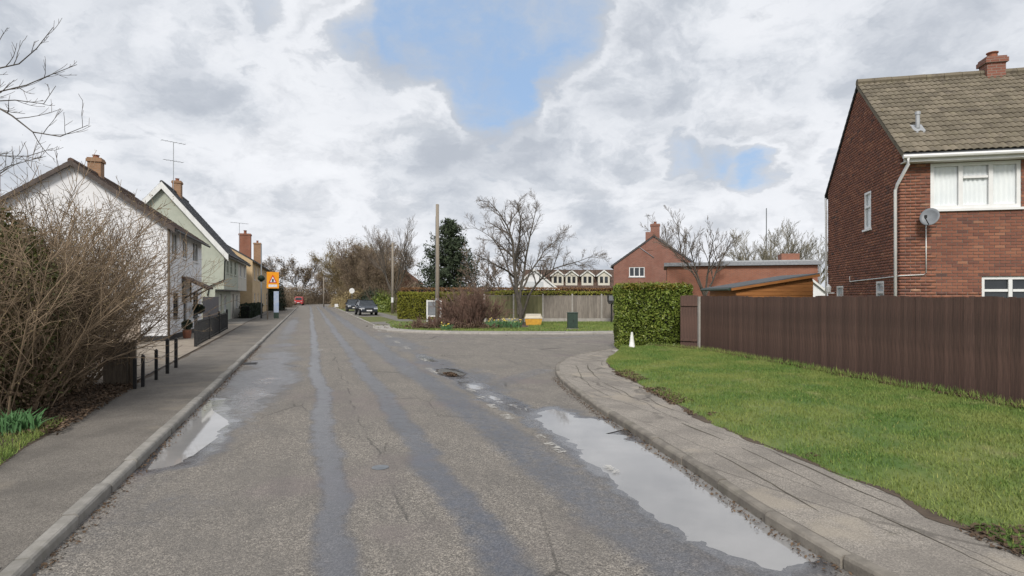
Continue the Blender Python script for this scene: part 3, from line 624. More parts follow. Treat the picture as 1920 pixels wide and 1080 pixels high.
# far verge across the side road
FV = [P(s, 4.05)[:2] for s in (118, 100, 80, 60, 50, 44, 40)] + [(-8.6, 36.6), (-7.9, 34.9), (-6.9, 33.3), (-5.4, 32.1), (-3.2, 31.35), (0, 31.0), (3, 31.0), (5.8, 31.4), (8, 32.8), (10.4, 34.9), (16, 37.2), (30, 41)]
def inset(pts, k):
    out = []
    for a_, c_ in zip(pts, pts[1:] + [pts[-1]]):
        d_ = Vector((c_[0] - a_[0], c_[1] - a_[1])); d_ = d_.normalized() if d_.length > 1e-6 else Vector((1, .3)).normalized(); out.append((a_[0] - d_.y * k, a_[1] + d_.x * k))
    return out
polysheet('far_verge', inset(smooth(FV, 1), .10) + [(80, 60), (80, 200), (-20, 160)], KH, M['grass_far'])
kerb('far_kerb', smooth(FV, 1), .13, M['pale_concrete'], seg=1.5, inward=-1)
fvs = inset(smooth(FV, 1), .12); fvi = inset(smooth(FV, 1), 1.15)
polysheet('far_pavement', fvs[13:] + fvi[13:][::-1], KH + .003, M['pale_concrete'])
polysheet('far_footpath', [P(s, 6.3)[:2] for s in (40, 60, 80, 115)] + [P(s, 7.7)[:2] for s in (115, 80, 60, 41)], KH + .006, M['driveway'])
polysheet('parking_bay', [P(56, 4.1)[:2], P(78, 4.1)[:2], P(78, 6.2)[:2], P(56, 6.2)[:2]], KH + .004, M['driveway'])
polysheet('drive_crossing', [P(40.5, 4.1)[:2], P(44.5, 4.1)[:2], P(46, 9)[:2], (-3.0, 41.5), (-6.5, 38.4)], KH + .005, M['driveway'])
polysheet('planting_bed', [at(770, 0, 35)[:2], at(930, 0, 34.5)[:2], at(1000, 0, 37)[:2], at(1000, 0, 42.5)[:2], at(800, 0, 42)[:2]], KH + .008, M['soil'])
ptx = np.stack([rs.uniform(-9, 9, 30000), rs.uniform(31.2, 44, 30000), np.full(30000, KH)], 1); ins = sdpoly(ptx[:, 0], ptx[:, 1], [(q[0], q[1]) for q in FV] + [(30, 60), (-20, 60)]) < -1.05
ok = ins & ~((ptx[:, 0] > -6.0) & (ptx[:, 0] < 1) & (ptx[:, 1] > 35.5))
blades('grass', ptx[ok], .09, .03, M['grass_blade'], 4, .9, 'grass strip between the side road kerb and the panel fence')
# left grass by the bush
ptx = np.array([P(s, ledge(s) - .05 - q, KH + .03) for s, q in zip(rs.uniform(3, 10.5, 16000), rs.rand(16000) ** 1.2 * 2.2)])
gs, gt = st(ptx[:, 0], ptx[:, 1]); lim = np.interp(gs, [3, 7.5, 9.5, 10.6], [5.2, 5.1, 3.75, 3.3]); ptx = ptx[(-gt < lim + .35 * fbm(ptx[:, 0], ptx[:, 1], 2, 8))]
blades('grass', ptx, .085, .013, M['grass_blade'], 6, .9, 'rough grass beside the left pavement in front of the bush')

# ================================================================== BUILDING HELPERS
Tf = lambda u, v, w: (u, w, v)            # front wall: u along x, w inward along +y
Tg = lambda u, v, w: (w, u, v)            # near gable: u along y, w inward along +x
def wallface(mb, T, u0, u1, v0, v1, holes=(), rev=.09):
    us = sorted({u0, u1, *[h[0] for h in holes], *[h[1] for h in holes]}); vs_ = sorted({v0, v1, *[h[2] for h in holes], *[h[3] for h in holes]})
    us = [u for u in us if u0 <= u <= u1]; vs_ = [v for v in vs_ if v0 <= v <= v1]
    for a, b in zip(us, us[1:]):
        for c, d in zip(vs_, vs_[1:]):
            mu, mv = (a + b) / 2, (c + d) / 2
            if any(h[0] < mu < h[1] and h[2] < mv < h[3] for h in holes): continue
            mb.poly([T(a, c, 0), T(b, c, 0), T(b, d, 0), T(a, d, 0)])
    for h in holes:
        a, b, c, d = h[:4]
        for p, q in (((a, c), (b, c)), ((b, c), (b, d)), ((b, d), (a, d)), ((a, d), (a, c))):
            mb.poly([T(*p, 0), T(*q, 0), T(*q, rev + .06), T(*p, rev + .06)])
def window(root, T, u0, u1, v0, v1, cols=1, top=0.0, mat='white_pvc', pane='glass_dark', curtain=None, sill=True, fr=.055, dep=.07, name='window', split=None):
    b = MB(); g = .004
    def bx(a, c, d, e, w0, w1): b.box(a, c, d, e, w0, w1, lambda x, y, z: T(x, y, z))
    bx(u0 + g, u1 - g, v0 + g, v0 + fr, dep - .04, dep + .03); bx(u0 + g, u1 - g, v1 - fr, v1 - g, dep - .04, dep + .03)
    bx(u0 + g, u0 + fr, v0 + fr, v1 - fr, dep - .04, dep + .03); bx(u1 - fr, u1 - g, v0 + fr, v1 - fr, dep - .04, dep + .03)
    edges = split or [u0 + (u1 - u0) * k / cols for k in range(cols + 1)]
    for e in edges[1:-1]: bx(e - fr * .55, e + fr * .55, v0 + fr, v1 - fr, dep - .038, dep + .028)
    if top:
        for i, (a, c) in enumerate(zip(edges, edges[1:])):
            if top < 0 and i != len(edges) // 2 - 1 + (len(edges) % 2 == 0) * 0 + 0 and not (len(edges) == 4 and i == 1): continue
            bx(a + fr * .55 + .01, c - fr * .55 - .01, v1 - abs(top) - .03, v1 - abs(top) + .03, dep - .036, dep + .026)
    wo_ = b.build(name, M[mat], root)
    for a, c in zip(edges, edges[1:]):
        q = MB()
        if pane == 'glass': q.poly([T(a + .02, v0 + .02, dep + .004), T(c - .02, v0 + .02, dep + .004), T(c - .02, v1 - .02, dep + .004), T(a + .02, v1 - .02, dep + .004)])
        else: q.box(a + .02, c - .02, v0 + .02, v1 - .02, dep + .004, dep + .010, lambda x, y, z: T(x, y, z))
        q.build('pane', M[pane], wo_)
    if sill:
        q = MB(); q.box(u0 - .05, u1 + .05, v0 - .06, v0 - .002, -.06, dep + .02, lambda x, y, z: T(x, y, z)); q.build('sill', M[mat], wo_)
    if curtain:
        q = MB(); n = int((u1 - u0) / .022); vv_ = []
        for i in range(n + 1):
            u = u0 + (u1 - u0) * i / n; w = dep + .030 + .014 * math.sin(i * 1.35 + .6 * math.sin(i * .31)); vv_ += [T(u, v0, w), T(u, v1, w)]
        q.add(vv_, [(2 * i, 2 * i + 2, 2 * i + 3, 2 * i + 1) for i in range(n)]); q.build('curtain', M[curtain], wo_, True)
    return wo_
def clearglass():
    m, n, p = newmat('window_glass'); t = n.t
    tr = n.new('ShaderNodeBsdfTransparent'); tr.inputs[0].default_value = (.95, .97, .97, 1); gl = n.new('ShaderNodeBsdfGlossy'); gl.inputs['Roughness'].default_value = .02
    fz = n.new('ShaderNodeLayerWeight'); fz.inputs[0].default_value = .5; mx = n.new('ShaderNodeMixShader')
    n.put(mx.inputs[0], n.m('ADD', .05, n.m('MULTIPLY', n.m('POWER', fz.outputs['Facing'], 4.0), .7))); n.l.new(tr.outputs[0], mx.inputs[1]); n.l.new(gl.outputs[0], mx.inputs[2])
    o = [x for x in n.n if x.type == 'OUTPUT_MATERIAL'][0]; n.l.new(mx.outputs[0], o.inputs[0]); return m
M['glass'] = clearglass()
def roofslabs(root, L, Dp, ev, rz_, oe, og, mat, course=.3, x0=0.0, name='roof', seed=1, front=True, skip=None):
    """two slopes of overlapping courses; joints between tiles cut as small steps along each course"""
    rise = (rz_ - ev) / (Dp / 2); ln = math.hypot(Dp / 2, rz_ - ev); c, s = (Dp / 2) / ln, (rz_ - ev) / ln
    full = ln + oe / c; n = max(3, int(full / course)); step = full / n; V = []; Fc = []; A = []; rr = random.Random(seed)
    for side in (0, 1):
        for i in range(n):
            a0, a1 = i * step, min((i + 1) * step + .04, full)
            x = x0 - og
            while x < x0 + L + og - 1e-6:
                w = .34; e = min(x + w, x0 + L + og); val = rr.random(); lift = .028 + rr.uniform(0, .006)
                k = len(V)
                for (aa, h0, h1) in ((a0, lift - .03, lift), (a1, -.008, .014)):
                    for h in (h0, h1):
                        for xx in (x, e - .006):
                            y = -oe + aa * c - h * s; z = ev - oe * rise + aa * s + h * c + .06
                            V.append((xx, y if not side else Dp - y, z)); A.append(val)
                Fc += [(k, k + 1, k + 3, k + 2), (k + 2, k + 3, k + 7, k + 6), (k, k + 2, k + 6, k + 4), (k + 1, k + 5, k + 7, k + 3)]; x = e
    return link(name, np_mesh(name, V, Fc, {'rnd': A}), M[mat], root), rise
def roof_under(root, L, Dp, ev, rz_, oe, og, mat, x0=0.0):
    rise = (rz_ - ev) / (Dp / 2); b = MB()
    prof = [(-oe, ev - oe * rise + .035), (Dp / 2, rz_ + .035), (Dp + oe, ev - oe * rise + .035), (Dp + oe, ev - oe * rise - .06), (Dp / 2, rz_ - .06), (-oe, ev - oe * rise - .06)]
    b.prism([(x0 - og + .01, y, z) for y, z in prof], (L + 2 * og - .02, 0, 0)); return b.build('roof_deck', M[mat], root)
def barge(root, x, Dp, ev, rz_, oe, w, mat, th=.03):
    rise = (rz_ - ev) / (Dp / 2)
    for y0, y1 in ((-oe, Dp / 2), (Dp + oe, Dp / 2)):
        z0 = ev - oe * rise; b = MB(); b.prism([(x, y0, z0 + .07), (x, y1, rz_ + .07), (x, y1, rz_ + .07 - w), (x, y0, z0 + .07 - w)], (-th, 0, 0)); b.build('bargeboard', M[mat], root)
def ridge(root, L, Dp, rz_, og, mat, x0=0.0, unit=.45):
    b = MB(); x = x0 - og; i = 0
    while x < x0 + L + og - .01:
        e = min(x + unit, x0 + L + og); b.tube([(x, Dp / 2, rz_ + .06), (e - .008, Dp / 2, rz_ + .06 + (.006 if i % 2 else 0))], .11, 8); x = e; i += 1
    return setr(b.build('ridge_tiles', M[mat], root))
def setr(o): setrnd(o.data, .6); return o
def chimney(root, x, y, z0, z1, w, d, mat, pots=1, pot_h=.35):
    b = MB(); b.box(x - w / 2, x + w / 2, y - d / 2, y + d / 2, z0, z1 - .18); b.box(x - w / 2 - .05, x + w / 2 + .05, y - d / 2 - .05, y + d / 2 + .05, z1 - .18, z1 - .06); b.box(x - w / 2 - .02, x + w / 2 + .02, y - d / 2 - .02, y + d / 2 + .02, z1 - .06, z1)
    ch = b.build('chimney', M[mat], root)
    for i in range(pots):
        q = MB(); px = x + (i - (pots - 1) / 2) * .32; q.lathe([(.15, 0), (.13, pot_h * .1), (.115, pot_h * .8), (.145, pot_h * .85), (.145, pot_h), (.09, pot_h)], 12, (px, y, z1)); q.build('chimney_pot', M['clay'], ch, True)
    return ch
def gutter(root, x0, x1, y, z, mat, r=.055):
    b = MB(); b.tube([(x0, y, z), (x1, y, z)], r, 8); return b.build('gutter', M[mat], root)
def pipe(root, pts, mat, r=.035, name='downpipe'):
    b = MB(); b.tube(pts, r, 8); return b.build(name, M[mat], root, True)
def shell(root, L, Dp, ev, rz_, mat, fh=(), gh=(), x0=0.0, z0=0.0, y0=0.0):
    b = MB(); wallface(b, Tf, x0, x0 + L, z0, ev, fh); wallface(b, lambda u, v, w: (x0 + w, u, v), 0, Dp, z0, ev, gh)
    b.poly([(x0, 0, ev), (x0, Dp, ev), (x0, Dp / 2, rz_)]); b.poly([(x0 + L, 0, z0), (x0 + L, Dp, z0), (x0 + L, Dp, ev), (x0 + L, Dp / 2, rz_), (x0 + L, 0, ev)])
    b.poly([(x0, Dp, z0), (x0 + L, Dp, z0), (x0 + L, Dp, ev), (x0, Dp, ev)]); return b.build('wall', M[mat], root, fix=False)
def aerial(root, x, y, z0, h, ang, mat='galv', bars=((1.0, 1.1), (.72, .9)), el=5):
    b = MB(); b.tube([(x, y, z0), (x, y, z0 + h)], .022, 6)
    for fr, ln in bars:
        zc = z0 + h * fr - .02; dx, dy = math.cos(ang), math.sin(ang); b.tube([(x - dx * ln / 2, y - dy * ln / 2, zc), (x + dx * ln / 2, y + dy * ln / 2, zc)], .016, 5)
        for k in range(el):
            q = (k / (el - 1) - .5) * ln * .95; l2 = .22; b.tube([(x + dx * q - dy * l2, y + dy * q + dx * l2, zc), (x + dx * q + dy * l2, y + dy * q - dx * l2, zc)], .009, 4)
    return b.build('aerial', M[mat], root)

# ================================================================== BRICK HOUSE, RIGHT
HB = thing('brick_house', 'red brick two storey house behind the dark brown fence', 'house', (9.62, 14.8, .15), math.atan2(-.2145, .977))
GZ = .15; EV = 5.52; RZ = 8.08; DP = 5.9; LN = 9.0
q75 = lambda v: round(v / .075) * .075
up = (.66, 2.58, q75(4.0), q75(5.1)); lo = (1.76, 3.9, q75(1.05), q75(2.29))
gw_up = (1.92, 2.42, q75(3.75), q75(4.83)); gw_lo1 = (4.3, 4.95, q75(1.6), q75(2.2)); gw_lo2 = (1.0, 1.55, q75(1.5), q75(2.25))
fh = [up, lo]; gh = [gw_up, gw_lo1, gw_lo2]
bm_ = MB(); wallface(bm_, Tf, 0, LN, 0, EV, fh); wallface(bm_, Tg, 0, DP, 0, EV, gh)
bm_.poly([(0, 0, EV), (0, DP, EV), (0, DP / 2, RZ)]); bm_.poly([(LN, 0, 0), (LN, DP, 0), (LN, DP, EV), (LN, DP / 2, RZ), (LN, 0, EV)]); bm_.poly([(0, DP, 0), (LN, DP, 0), (LN, DP, EV), (0, DP, EV)])
wallB = bm_.build('wall', M['mortar'], HB, fix=False)
rr = random.Random(5); BV = []; BF = []; BA = []; cand = []
def brick_rows(T, umax, zmax, holes, lim, name):
    j = 0
    while (j + 1) * .075 <= zmax:
        z0 = j * .075 + .006; zc = z0 + .0325; lo_, hi_ = lim(zc); off = 0 if j % 2 == 0 else -.1125; u = off
        while u < umax:
            a, b = max(u + .007, lo_), min(u + .218, hi_); u += .225
            segs = [(a, b)]
            for h in holes:
                if h[2] < zc < h[3]:
                    ns = []
                    for p, q in segs:
                        if q <= h[0] or p >= h[1]: ns.append((p, q)); continue
                        if p < h[0] - .02: ns.append((p, h[0]))
                        if q > h[1] + .02: ns.append((h[1], q))
                    segs = ns
            for p, q in segs:
                if q - p < .03: continue
                v = min(1, max(0, rr.gauss(.5, .165)));
                if name == 'gable': v = min(1, max(0, rr.gauss(.44, .15)))  # gable bricks lean darker: the wall's shaded side put into their colour
                cand.append((name, p, q, z0, v))
        j += 1
brick_rows(Tf, LN, EV - .02, fh, lambda z: (0.0, LN), 'front')
brick_rows(Tg, DP, RZ - .15, gh, lambda z: (0.0, DP) if z < EV else ((z - EV) / (RZ - EV) * DP / 2 + .02, DP - (z - EV) / (RZ - EV) * DP / 2 - .02), 'gable')
vis = [c for c in cand if c[0] == 'front' and c[1] < 2.7 and c[3] > 1.9]; rr.shuffle(vis)
vis.sort(key=lambda c: -(c[1] + rr.uniform(-.2, .2))); pick = set(id(c) for c in vis[:300])
variants = []
for i in range(12):
    b = MB(); b.box(0, .215, -.009, .004, 0, .062); me = b.mesh('brick'); setrnd(me, (i + .5) / 12); me.materials.append(M['brick']); variants.append(me)
for c in cand:
    nm, p, q, z0, v = c; pr = .009 + rr.uniform(-.0025, .003)
    if id(c) in pick:
        o = bpy.data.objects.new('brick', variants[min(11, int(v * 12))]); C.objects.link(o); o.parent = wallB; o.location = (p, rr.uniform(-.002, .002), z0); o.scale = ((q - p) / .215, 1, 1)
    else:
        T = Tf if nm == 'front' else Tg; k = len(BV)
        pa = p - (.009 if p < .01 else 0)
        for w in (-pr, .004):
            for zz in (z0, z0 + .062):
                for uu in (pa, q): BV.append(T(uu, zz, w))
        BA += [v] * 8; BF += [(k, k + 1, k + 3, k + 2), (k, k + 4, k + 5, k + 1), (k + 2, k + 3, k + 7, k + 6), (k, k + 2, k + 6, k + 4), (k + 1, k + 5, k + 7, k + 3)]
o = link('brick_courses', np_mesh('brick_courses', BV, BF, {'rnd': BA}), M['brick'], wallB); o['kind'] = 'stuff'
window(HB, Tf, *up, top=-.36, pane='glass', curtain='curtain', split=[up[0], up[0] + .66, up[0] + 1.30, up[1]], fr=.085, dep=.045)
window(HB, Tf, *lo, top=.34, pane='glass_dark', split=[lo[0], lo[0] + .62, lo[0] + 1.5, lo[1]], fr=.075)
window(HB, Tg, *gw_up, top=.42, pane='glass', curtain='curtain', fr=.06, dep=.03)
window(HB, Tg, *gw_lo1, pane='glass', curtain='blind', fr=.05, dep=.03); window(HB, Tg, *gw_lo2, top=.3, pane='glass', curtain='blind', fr=.06, dep=.03)
b = MB(); b.box(2.64, 2.70, -.02, .03, EV - .02, EV + .0)
OE, OG = .28, .04
roof_under(HB, LN, DP, EV, RZ, OE, OG, 'felt')
# individually laid tiles on the slope in view
rise = (RZ - EV) / (DP / 2); pitch = math.atan(rise); slope = math.hypot(DP / 2, RZ - EV) + OE / math.cos(pitch)
TW, TGd = .30, slope / 17
def tile_mesh(v):
    V = []; Fc = []; n = 12; ln = TGd + .045
    for yy, base in ((0, .028), (ln, .004)):
        for lay in (0, 1):
            for i in range(n + 1):
                x = TW * 1.01 * i / n; V.append((x, yy, base + .032 * abs(math.sin(math.pi * 2 * i / n)) + (0 if lay else -.016)))
    w = n + 1
    for i in range(n):
        Fc += [(w + i, w + i + 1, 3 * w + i + 1, 3 * w + i), (i, i + 1, w + i + 1, w + i)]
    Fc += [(0, w, 3 * w, 2 * w), (n, 2 * w + n, 3 * w + n, w + n)]
    b = MB(); b.add(V, Fc); me = b.mesh('tile', fix=False); setrnd(me, v); return me
def tilemat():
    m, n, p = newmat('roof_tile'); a = n.attr('rnd'); pos = n.new('ShaderNodeNewGeometry').outputs['Position']
    col = n.ramp(a, [(0, (.12, .10, .07)), (.5, (.16, .135, .096)), (1, (.205, .172, .125))])
    lich = n.ss(n.noise(pos, 5.5, 6, .7), .54, .68); col = n.mix(n.m('MULTIPLY', lich, .55), col, (.23, .205, .13))
    dk = n.ss(n.noise(n.vm('ADD', pos, (4, 4, 4)), 3.2, 6, .7), .5, .68); col = n.mix(n.m('MULTIPLY', dk, .6), col, (.085, .07, .056))
    moss = n.ss(n.noise(n.vm('ADD', pos, (14, 4, 4)), 1.9, 6, .7), .62, .72); col = n.mix(n.m('MULTIPLY', moss, .6), col, (.14, .11, .03))
    n.put(p.inputs['Base Color'], col); p.inputs['Roughness'].default_value = .9; bump(n, p, n.noise(pos, 40, 4), .4, .006); return m
M['roof_tile'] = tilemat()
tv = [tile_mesh((i + .5) / 8) for i in range(8)]
for t_ in tv: t_.materials.append(M['roof_tile'])
roofB = None; RV = []; RF = []; RAa = []
org = Vector((-OG, -OE, EV - OE * rise + .045)); cs_, sn_ = math.cos(pitch), math.sin(pitch)
rot = Matrix.Rotation(pitch, 4, 'X'); jobs = []
ncol = int((LN + 2 * OG) / TW) + 1
for side in (0, 1):
    for r_ in range(17):
        for c_ in range(ncol): jobs.append((side, r_, c_))
near = [j for j in jobs if j[0] == 0 and j[2] < 17]; joined = [j for j in jobs if not (j[0] == 0 and j[2] < 17)]
tvv = [np.array([v.co[:] for v in t_.vertices]) for t_ in tv]; tff = [tuple(p_.vertices) for p_ in tv[0].polygons]
for side, r_, c_ in joined:
    k = rr.randrange(8); pts = tvv[k]; x = org.x + c_ * TW; y = org.y + r_ * TGd * cs_; z = org.z + r_ * TGd * sn_
    q = np.stack([pts[:, 0] + x, pts[:, 1] * cs_ - pts[:, 2] * sn_ + y, pts[:, 1] * sn_ + pts[:, 2] * cs_ + z], 1)
    if side: q[:, 1] = DP - q[:, 1]
    bi = sum(len(a) for a in RV); RV.append(q); RF += [tuple(bi + i for i in f) for f in tff]; RAa += [(k + .5) / 8] * len(q)
roofB = link('roof', np_mesh('roof', np.concatenate(RV), RF, {'rnd': RAa}), M['roof_tile'], HB); roofB['kind'] = 'stuff'
for side, r_, c_ in near:
    o = bpy.data.objects.new('tile', tv[rr.randrange(8)]); C.objects.link(o); o.parent = roofB
    o.location = (org.x + c_ * TW, org.y + r_ * TGd * cs_, org.z + r_ * TGd * sn_ + rr.uniform(0, .004)); o.rotation_euler = (pitch + rr.uniform(-.006, .006), 0, rr.uniform(-.004, .004))
M['roof_tile_r'] = M['roof_tile']; ridge(HB, LN, DP, RZ + .02, OG, 'roof_tile')
chimney(HB, 3.45, DP / 2, RZ - .5, RZ + .50, .46, .42, 'wall_red', 1, .17)
b = MB(); b.box(-.02, LN, -OE + .0, -OE + .03, EV - OE * rise - .17, EV - OE * rise - .025); b.build('fascia', M['white_paint'], HB)
b = MB(); b.box(0, LN, -OE + .032, .0, EV - OE * rise - .165, EV - OE * rise - .145); b.build('soffit', M['white_paint'], HB)
gutter(HB, -.06, LN, -OE - .06, EV - OE * rise - .05, 'white_pvc', .05)
zg = EV - OE * rise - .05
pipe(HB, [(.05, -OE - .06, zg - .04), (.05, -OE - .05, zg - .18), (-.075, -.02, zg - .62), (-.09, .05, zg - .75), (-.09, .05, .2)], 'white_pvc', .038)
pipe(HB, [(-.05, DP + .12, zg), (-.08, DP - .02, zg - .4), (-.08, DP - .05, zg - .5), (-.08, DP - .05, .2)], 'white_pvc', .036)
for sgn in (0, 1):
    b = MB(); y0, y1 = (-OE, DP / 2) if not sgn else (DP + OE, DP / 2); z0 = EV - OE * rise
    b.prism([(-OG, y0, z0 + .03), (-OG, y1, RZ + .03), (-OG, y1, RZ - .09), (-OG, y0, z0 - .09)], (.03, 0, 0)); b.build('verge', M['dark_gap'] if sgn else M['roof_tile'], HB) if sgn else setr(b.build('verge', M['roof_tile'], HB))
# vent on the roof, dish, cable, lamp
b = MB(); a = 1.15; vy, vz_ = -OE + a * cs_, EV - OE * rise + a * sn_ + .1
b.lathe([(.05, 0), (.05, .34), (.065, .345), (.065, .42), (.02, .43)], 12, (.62, vy, vz_)); b.box(.49, .75, vy - .13, vy + .12, vz_ - .03, vz_ + .02, lambda x, y, z: (x, y, z + (y - vy) * rise)); b.build('roof_vent', M['pale_metal'], HB)
dish = thing('satellite_dish', 'round grey satellite dish on the brick house wall beside the upper window', 'satellite dish', (0, 0, 0))
dish.location = HB.matrix_basis @ Vector((.52, -.30, 3.76)); dish.rotation_euler = (0, 0, HB.rotation_euler.z)
b = MB(); n = 24
aim = Vector((-.75, -1, .42)).normalized(); bx_ = aim.cross(Vector((0, 0, 1))).normalized(); by_ = aim.cross(bx_)
vv_ = [tuple(aim * -.06)]; ff_ = []
for ring in range(1, 5):
    r_ = .052 * ring
    for k in range(n): an = 2 * math.pi * k / n; vv_.append(tuple(aim * (-.06 + .06 * (ring / 4) ** 2) + bx_ * r_ * math.cos(an) + by_ * r_ * 1.1 * math.sin(an)))
for k in range(n): ff_.append((0, 1 + k, 1 + (k + 1) % n))
for ring in range(3):
    for k in range(n): a0 = 1 + ring * n; ff_.append((a0 + k, a0 + n + k, a0 + n + (k + 1) % n, a0 + (k + 1) % n))
b.add(vv_, ff_); do = b.build('reflector', M['dish_grey'], dish, True); sm = do.modifiers.new('s', 'SOLIDIFY'); sm.thickness = .012
b = MB(); b.tube([aim * -.06, (.05, .16, -.1), (.03, .29, -.1)], .018, 6); b.build('bracket', M['galv'], dish)
b = MB(); b.tube([by_ * .2 + aim * .0, by_ * .17 + aim * .28], .012, 5); b.lathe([(.03, 0), (.035, .07), (.01, .08)], 8, tuple(by_ * .16 + aim * .27)); b.build('feed_arm', M['black_metal'], dish)
pipe(HB, [(.56, -.02, 3.62), (.56, -.025, 2.42), (.50, -.025, 2.37), (-.02, -.025, 2.35), (-.028, .1, 2.34), (-.028, 3.0, 2.30), (-.028, 3.6, 2.29), (-.028, 3.62, 2.45)], 'white_paint', .014, 'cable')
b = MB(); b.lathe([(.01, 0), (.07, .03), (.085, .2), (.03, .26), (.01, .3)], 8, (-.18, 5.2, 1.95)); b.box(-.2, .0, 5.18, 5.22, 1.93, 1.97); b.build('wall_lamp', M['white_pvc'], HB)

# ================================================================== BROWN FENCE AND HEDGE, RIGHT
fr_ = thing('board_fence', 'tall dark brown close board fence beside the grass verge', 'fence', (FA.x, FA.y, .16), math.atan2(FD.y, FD.x))
variants = []
for i in range(10):
    b = MB(); w = .118; h = 1.83; b.add([(0, -.004, 0), (w, -.004, 0), (w, .014, 0), (0, .004, 0), (0, -.004, h), (w, -.004, h), (w, .014, h), (0, .004, h)], [(0, 3, 2, 1), (4, 5, 6, 7), (0, 1, 5, 4), (1, 2, 6, 5), (2, 3, 7, 6), (3, 0, 4, 7)])
    me = b.mesh('board'); setrnd(me, i / 9); me.materials.append(M['brown_fence']); variants.append(me)
x = .12; i = 0; val = .5
while x < FL:
    o = bpy.data.objects.new('board', variants[int(np.clip(rr.gauss(4.5, 2.6), 0, 9))]); C.objects.link(o); o.parent = fr_
    sag = .012 * math.sin(x * 1.1) + .008 * math.sin(x * 3.3)
    o.location = (x, -.0 + rr.uniform(-.003, .003), sag + rr.uniform(-.014, .012)); o.rotation_euler = (rr.uniform(-.004, .004), rr.uniform(-.004, .004), R(7) * 0 + rr.uniform(-.02, .02)); x += .1; i += 1
for k in range(int(FL / 2.4) + 1):
    b = MB(); b.box(k * 2.4 - .05, k * 2.4 + .05, .03, .13, -.3, 1.80); b.build('post', M['brown_fence'], fr_) if k else b.build('post', M['pale_concrete'], fr_)
for z in (.3, .9, 1.5):
    b = MB(); b.box(0, FL, .015, .05, z, z + .08); b.build('rail', M['brown_fence'], fr_)
for o in fr_.children:
    if o.name.startswith(('post', 'rail')) and 'rnd' not in o.data.attributes: setrnd(o.data, .4)
# pale end post facing the road, and the short return panel behind the hedge
b = MB(); b.box(.0, .09, -.05, .02, -.2, 1.82); b.build('end_post', M['pale_concrete'], fr_)
b = MB()
ret = thing('return_panel', 'short dark brown fence panel between the hedge and the long fence', 'fence', (FA.x - .02, FA.y + .02, .16), R(142))
for k in range(6):
    o = bpy.data.objects.new('board', variants[3]); C.objects.link(o); o.parent = ret; o.location = (.1 * k, 0, .03 + rr.uniform(-.006, .006))
for z in (.3, 1.5): b = MB(); b.box(0, .6, .015, .05, z, z + .08); setrnd(b.build('rail', M['brown_fence'], ret).data, .4)

def hedge(name, label, x0, x1, y0, y1, z0, z1, n, size, mat, loc, rz, seed, topmat=None, core='hedge_core', dark_core=True):
    root = thing(name, label, 'hedge', loc, rz); rs = np.random.RandomState(seed); Lx, Ly, Lz = x1 - x0, y1 - y0, z1 - z0
    b = MB(); b.box(x0 + .12, x1 - .12, y0 + .12, y1 - .12, z0 + .0, z1 - .14); b.build('dark_core', M['dark_gap'], root)  # near-black box inside, standing for the shade between the leaves
    ar = np.array([Lx * Lz, Lx * Lz * .25, Ly * Lz, Ly * Lz, Lx * Ly * .8]); cnt = (n * ar / ar.sum()).astype(int); pts = []
    for f, c in enumerate(cnt):
        u, v, d = rs.rand(c), rs.rand(c), np.abs(rs.normal(0, .055, c)) * (1 if f < 4 else 1)
        bul = .13 * (fbm(u * 5, v * 4, 1.3, seed + f) - .5) * 2 - d + .03
        if f == 0: p = np.stack([x0 + u * Lx, y0 - bul, z0 + v * Lz], 1)
        if f == 1: p = np.stack([x0 + u * Lx, y1 + bul, z0 + v * Lz], 1)
        if f == 2: p = np.stack([x0 - bul, y0 + u * Ly, z0 + v * Lz], 1)
        if f == 3: p = np.stack([x1 + bul, y0 + u * Ly, z0 + v * Lz], 1)
        if f == 4: p = np.stack([x0 + u * Lx, y0 + v * Ly, z1 + bul + .02], 1)
        pts.append(p)
    leaves('foliage', np.concatenate(pts), size, M[mat], seed, root, kind='stuff')
    if topmat:
        c = int(n * .10); p = np.stack([x0 + rs.rand(c) * Lx, y0 - .03 + rs.rand(c) ** 2 * Ly, z1 + rs.normal(-.02, .06, c)], 1); leaves('top_shoots', p, size, M[topmat], seed + 1, root, kind='stuff')
    return root
hedge('laurel_hedge', 'square clipped leafy green hedge at the end of the brown fence', 0, 2.5, 0, 1.5, 0, 2.24, 22000, .088, 'laurel', (3.86, 21.1, .12), 0, 21, 'laurel_top')

# cone
cn = thing('traffic_cone', 'small weathered white cone standing against the clipped hedge', 'cone', (4.16, 20.72, .13))
b = MB(); b.lathe([(.125, .03), (.115, .04), (.035, .6), (.03, .62), (.02, .62)], 16); b.build('body', M['cone_white'], cn, True)
b = MB(); b.box(-.17, .17, -.17, .17, 0, .03); b.build('base', M['cone_white'], cn, bevel=.008)
b = MB(); b.box(-.22, .22, -.13, .13, 0, .07); o = b.build('concrete_slab', M['pale_concrete'], None, bevel=.012); o.location = (3.62, 20.2, KH + .002); o.rotation_euler = (0, 0, .3); tag(o, 'small pale concrete block on the pavement by the cone', 'block')

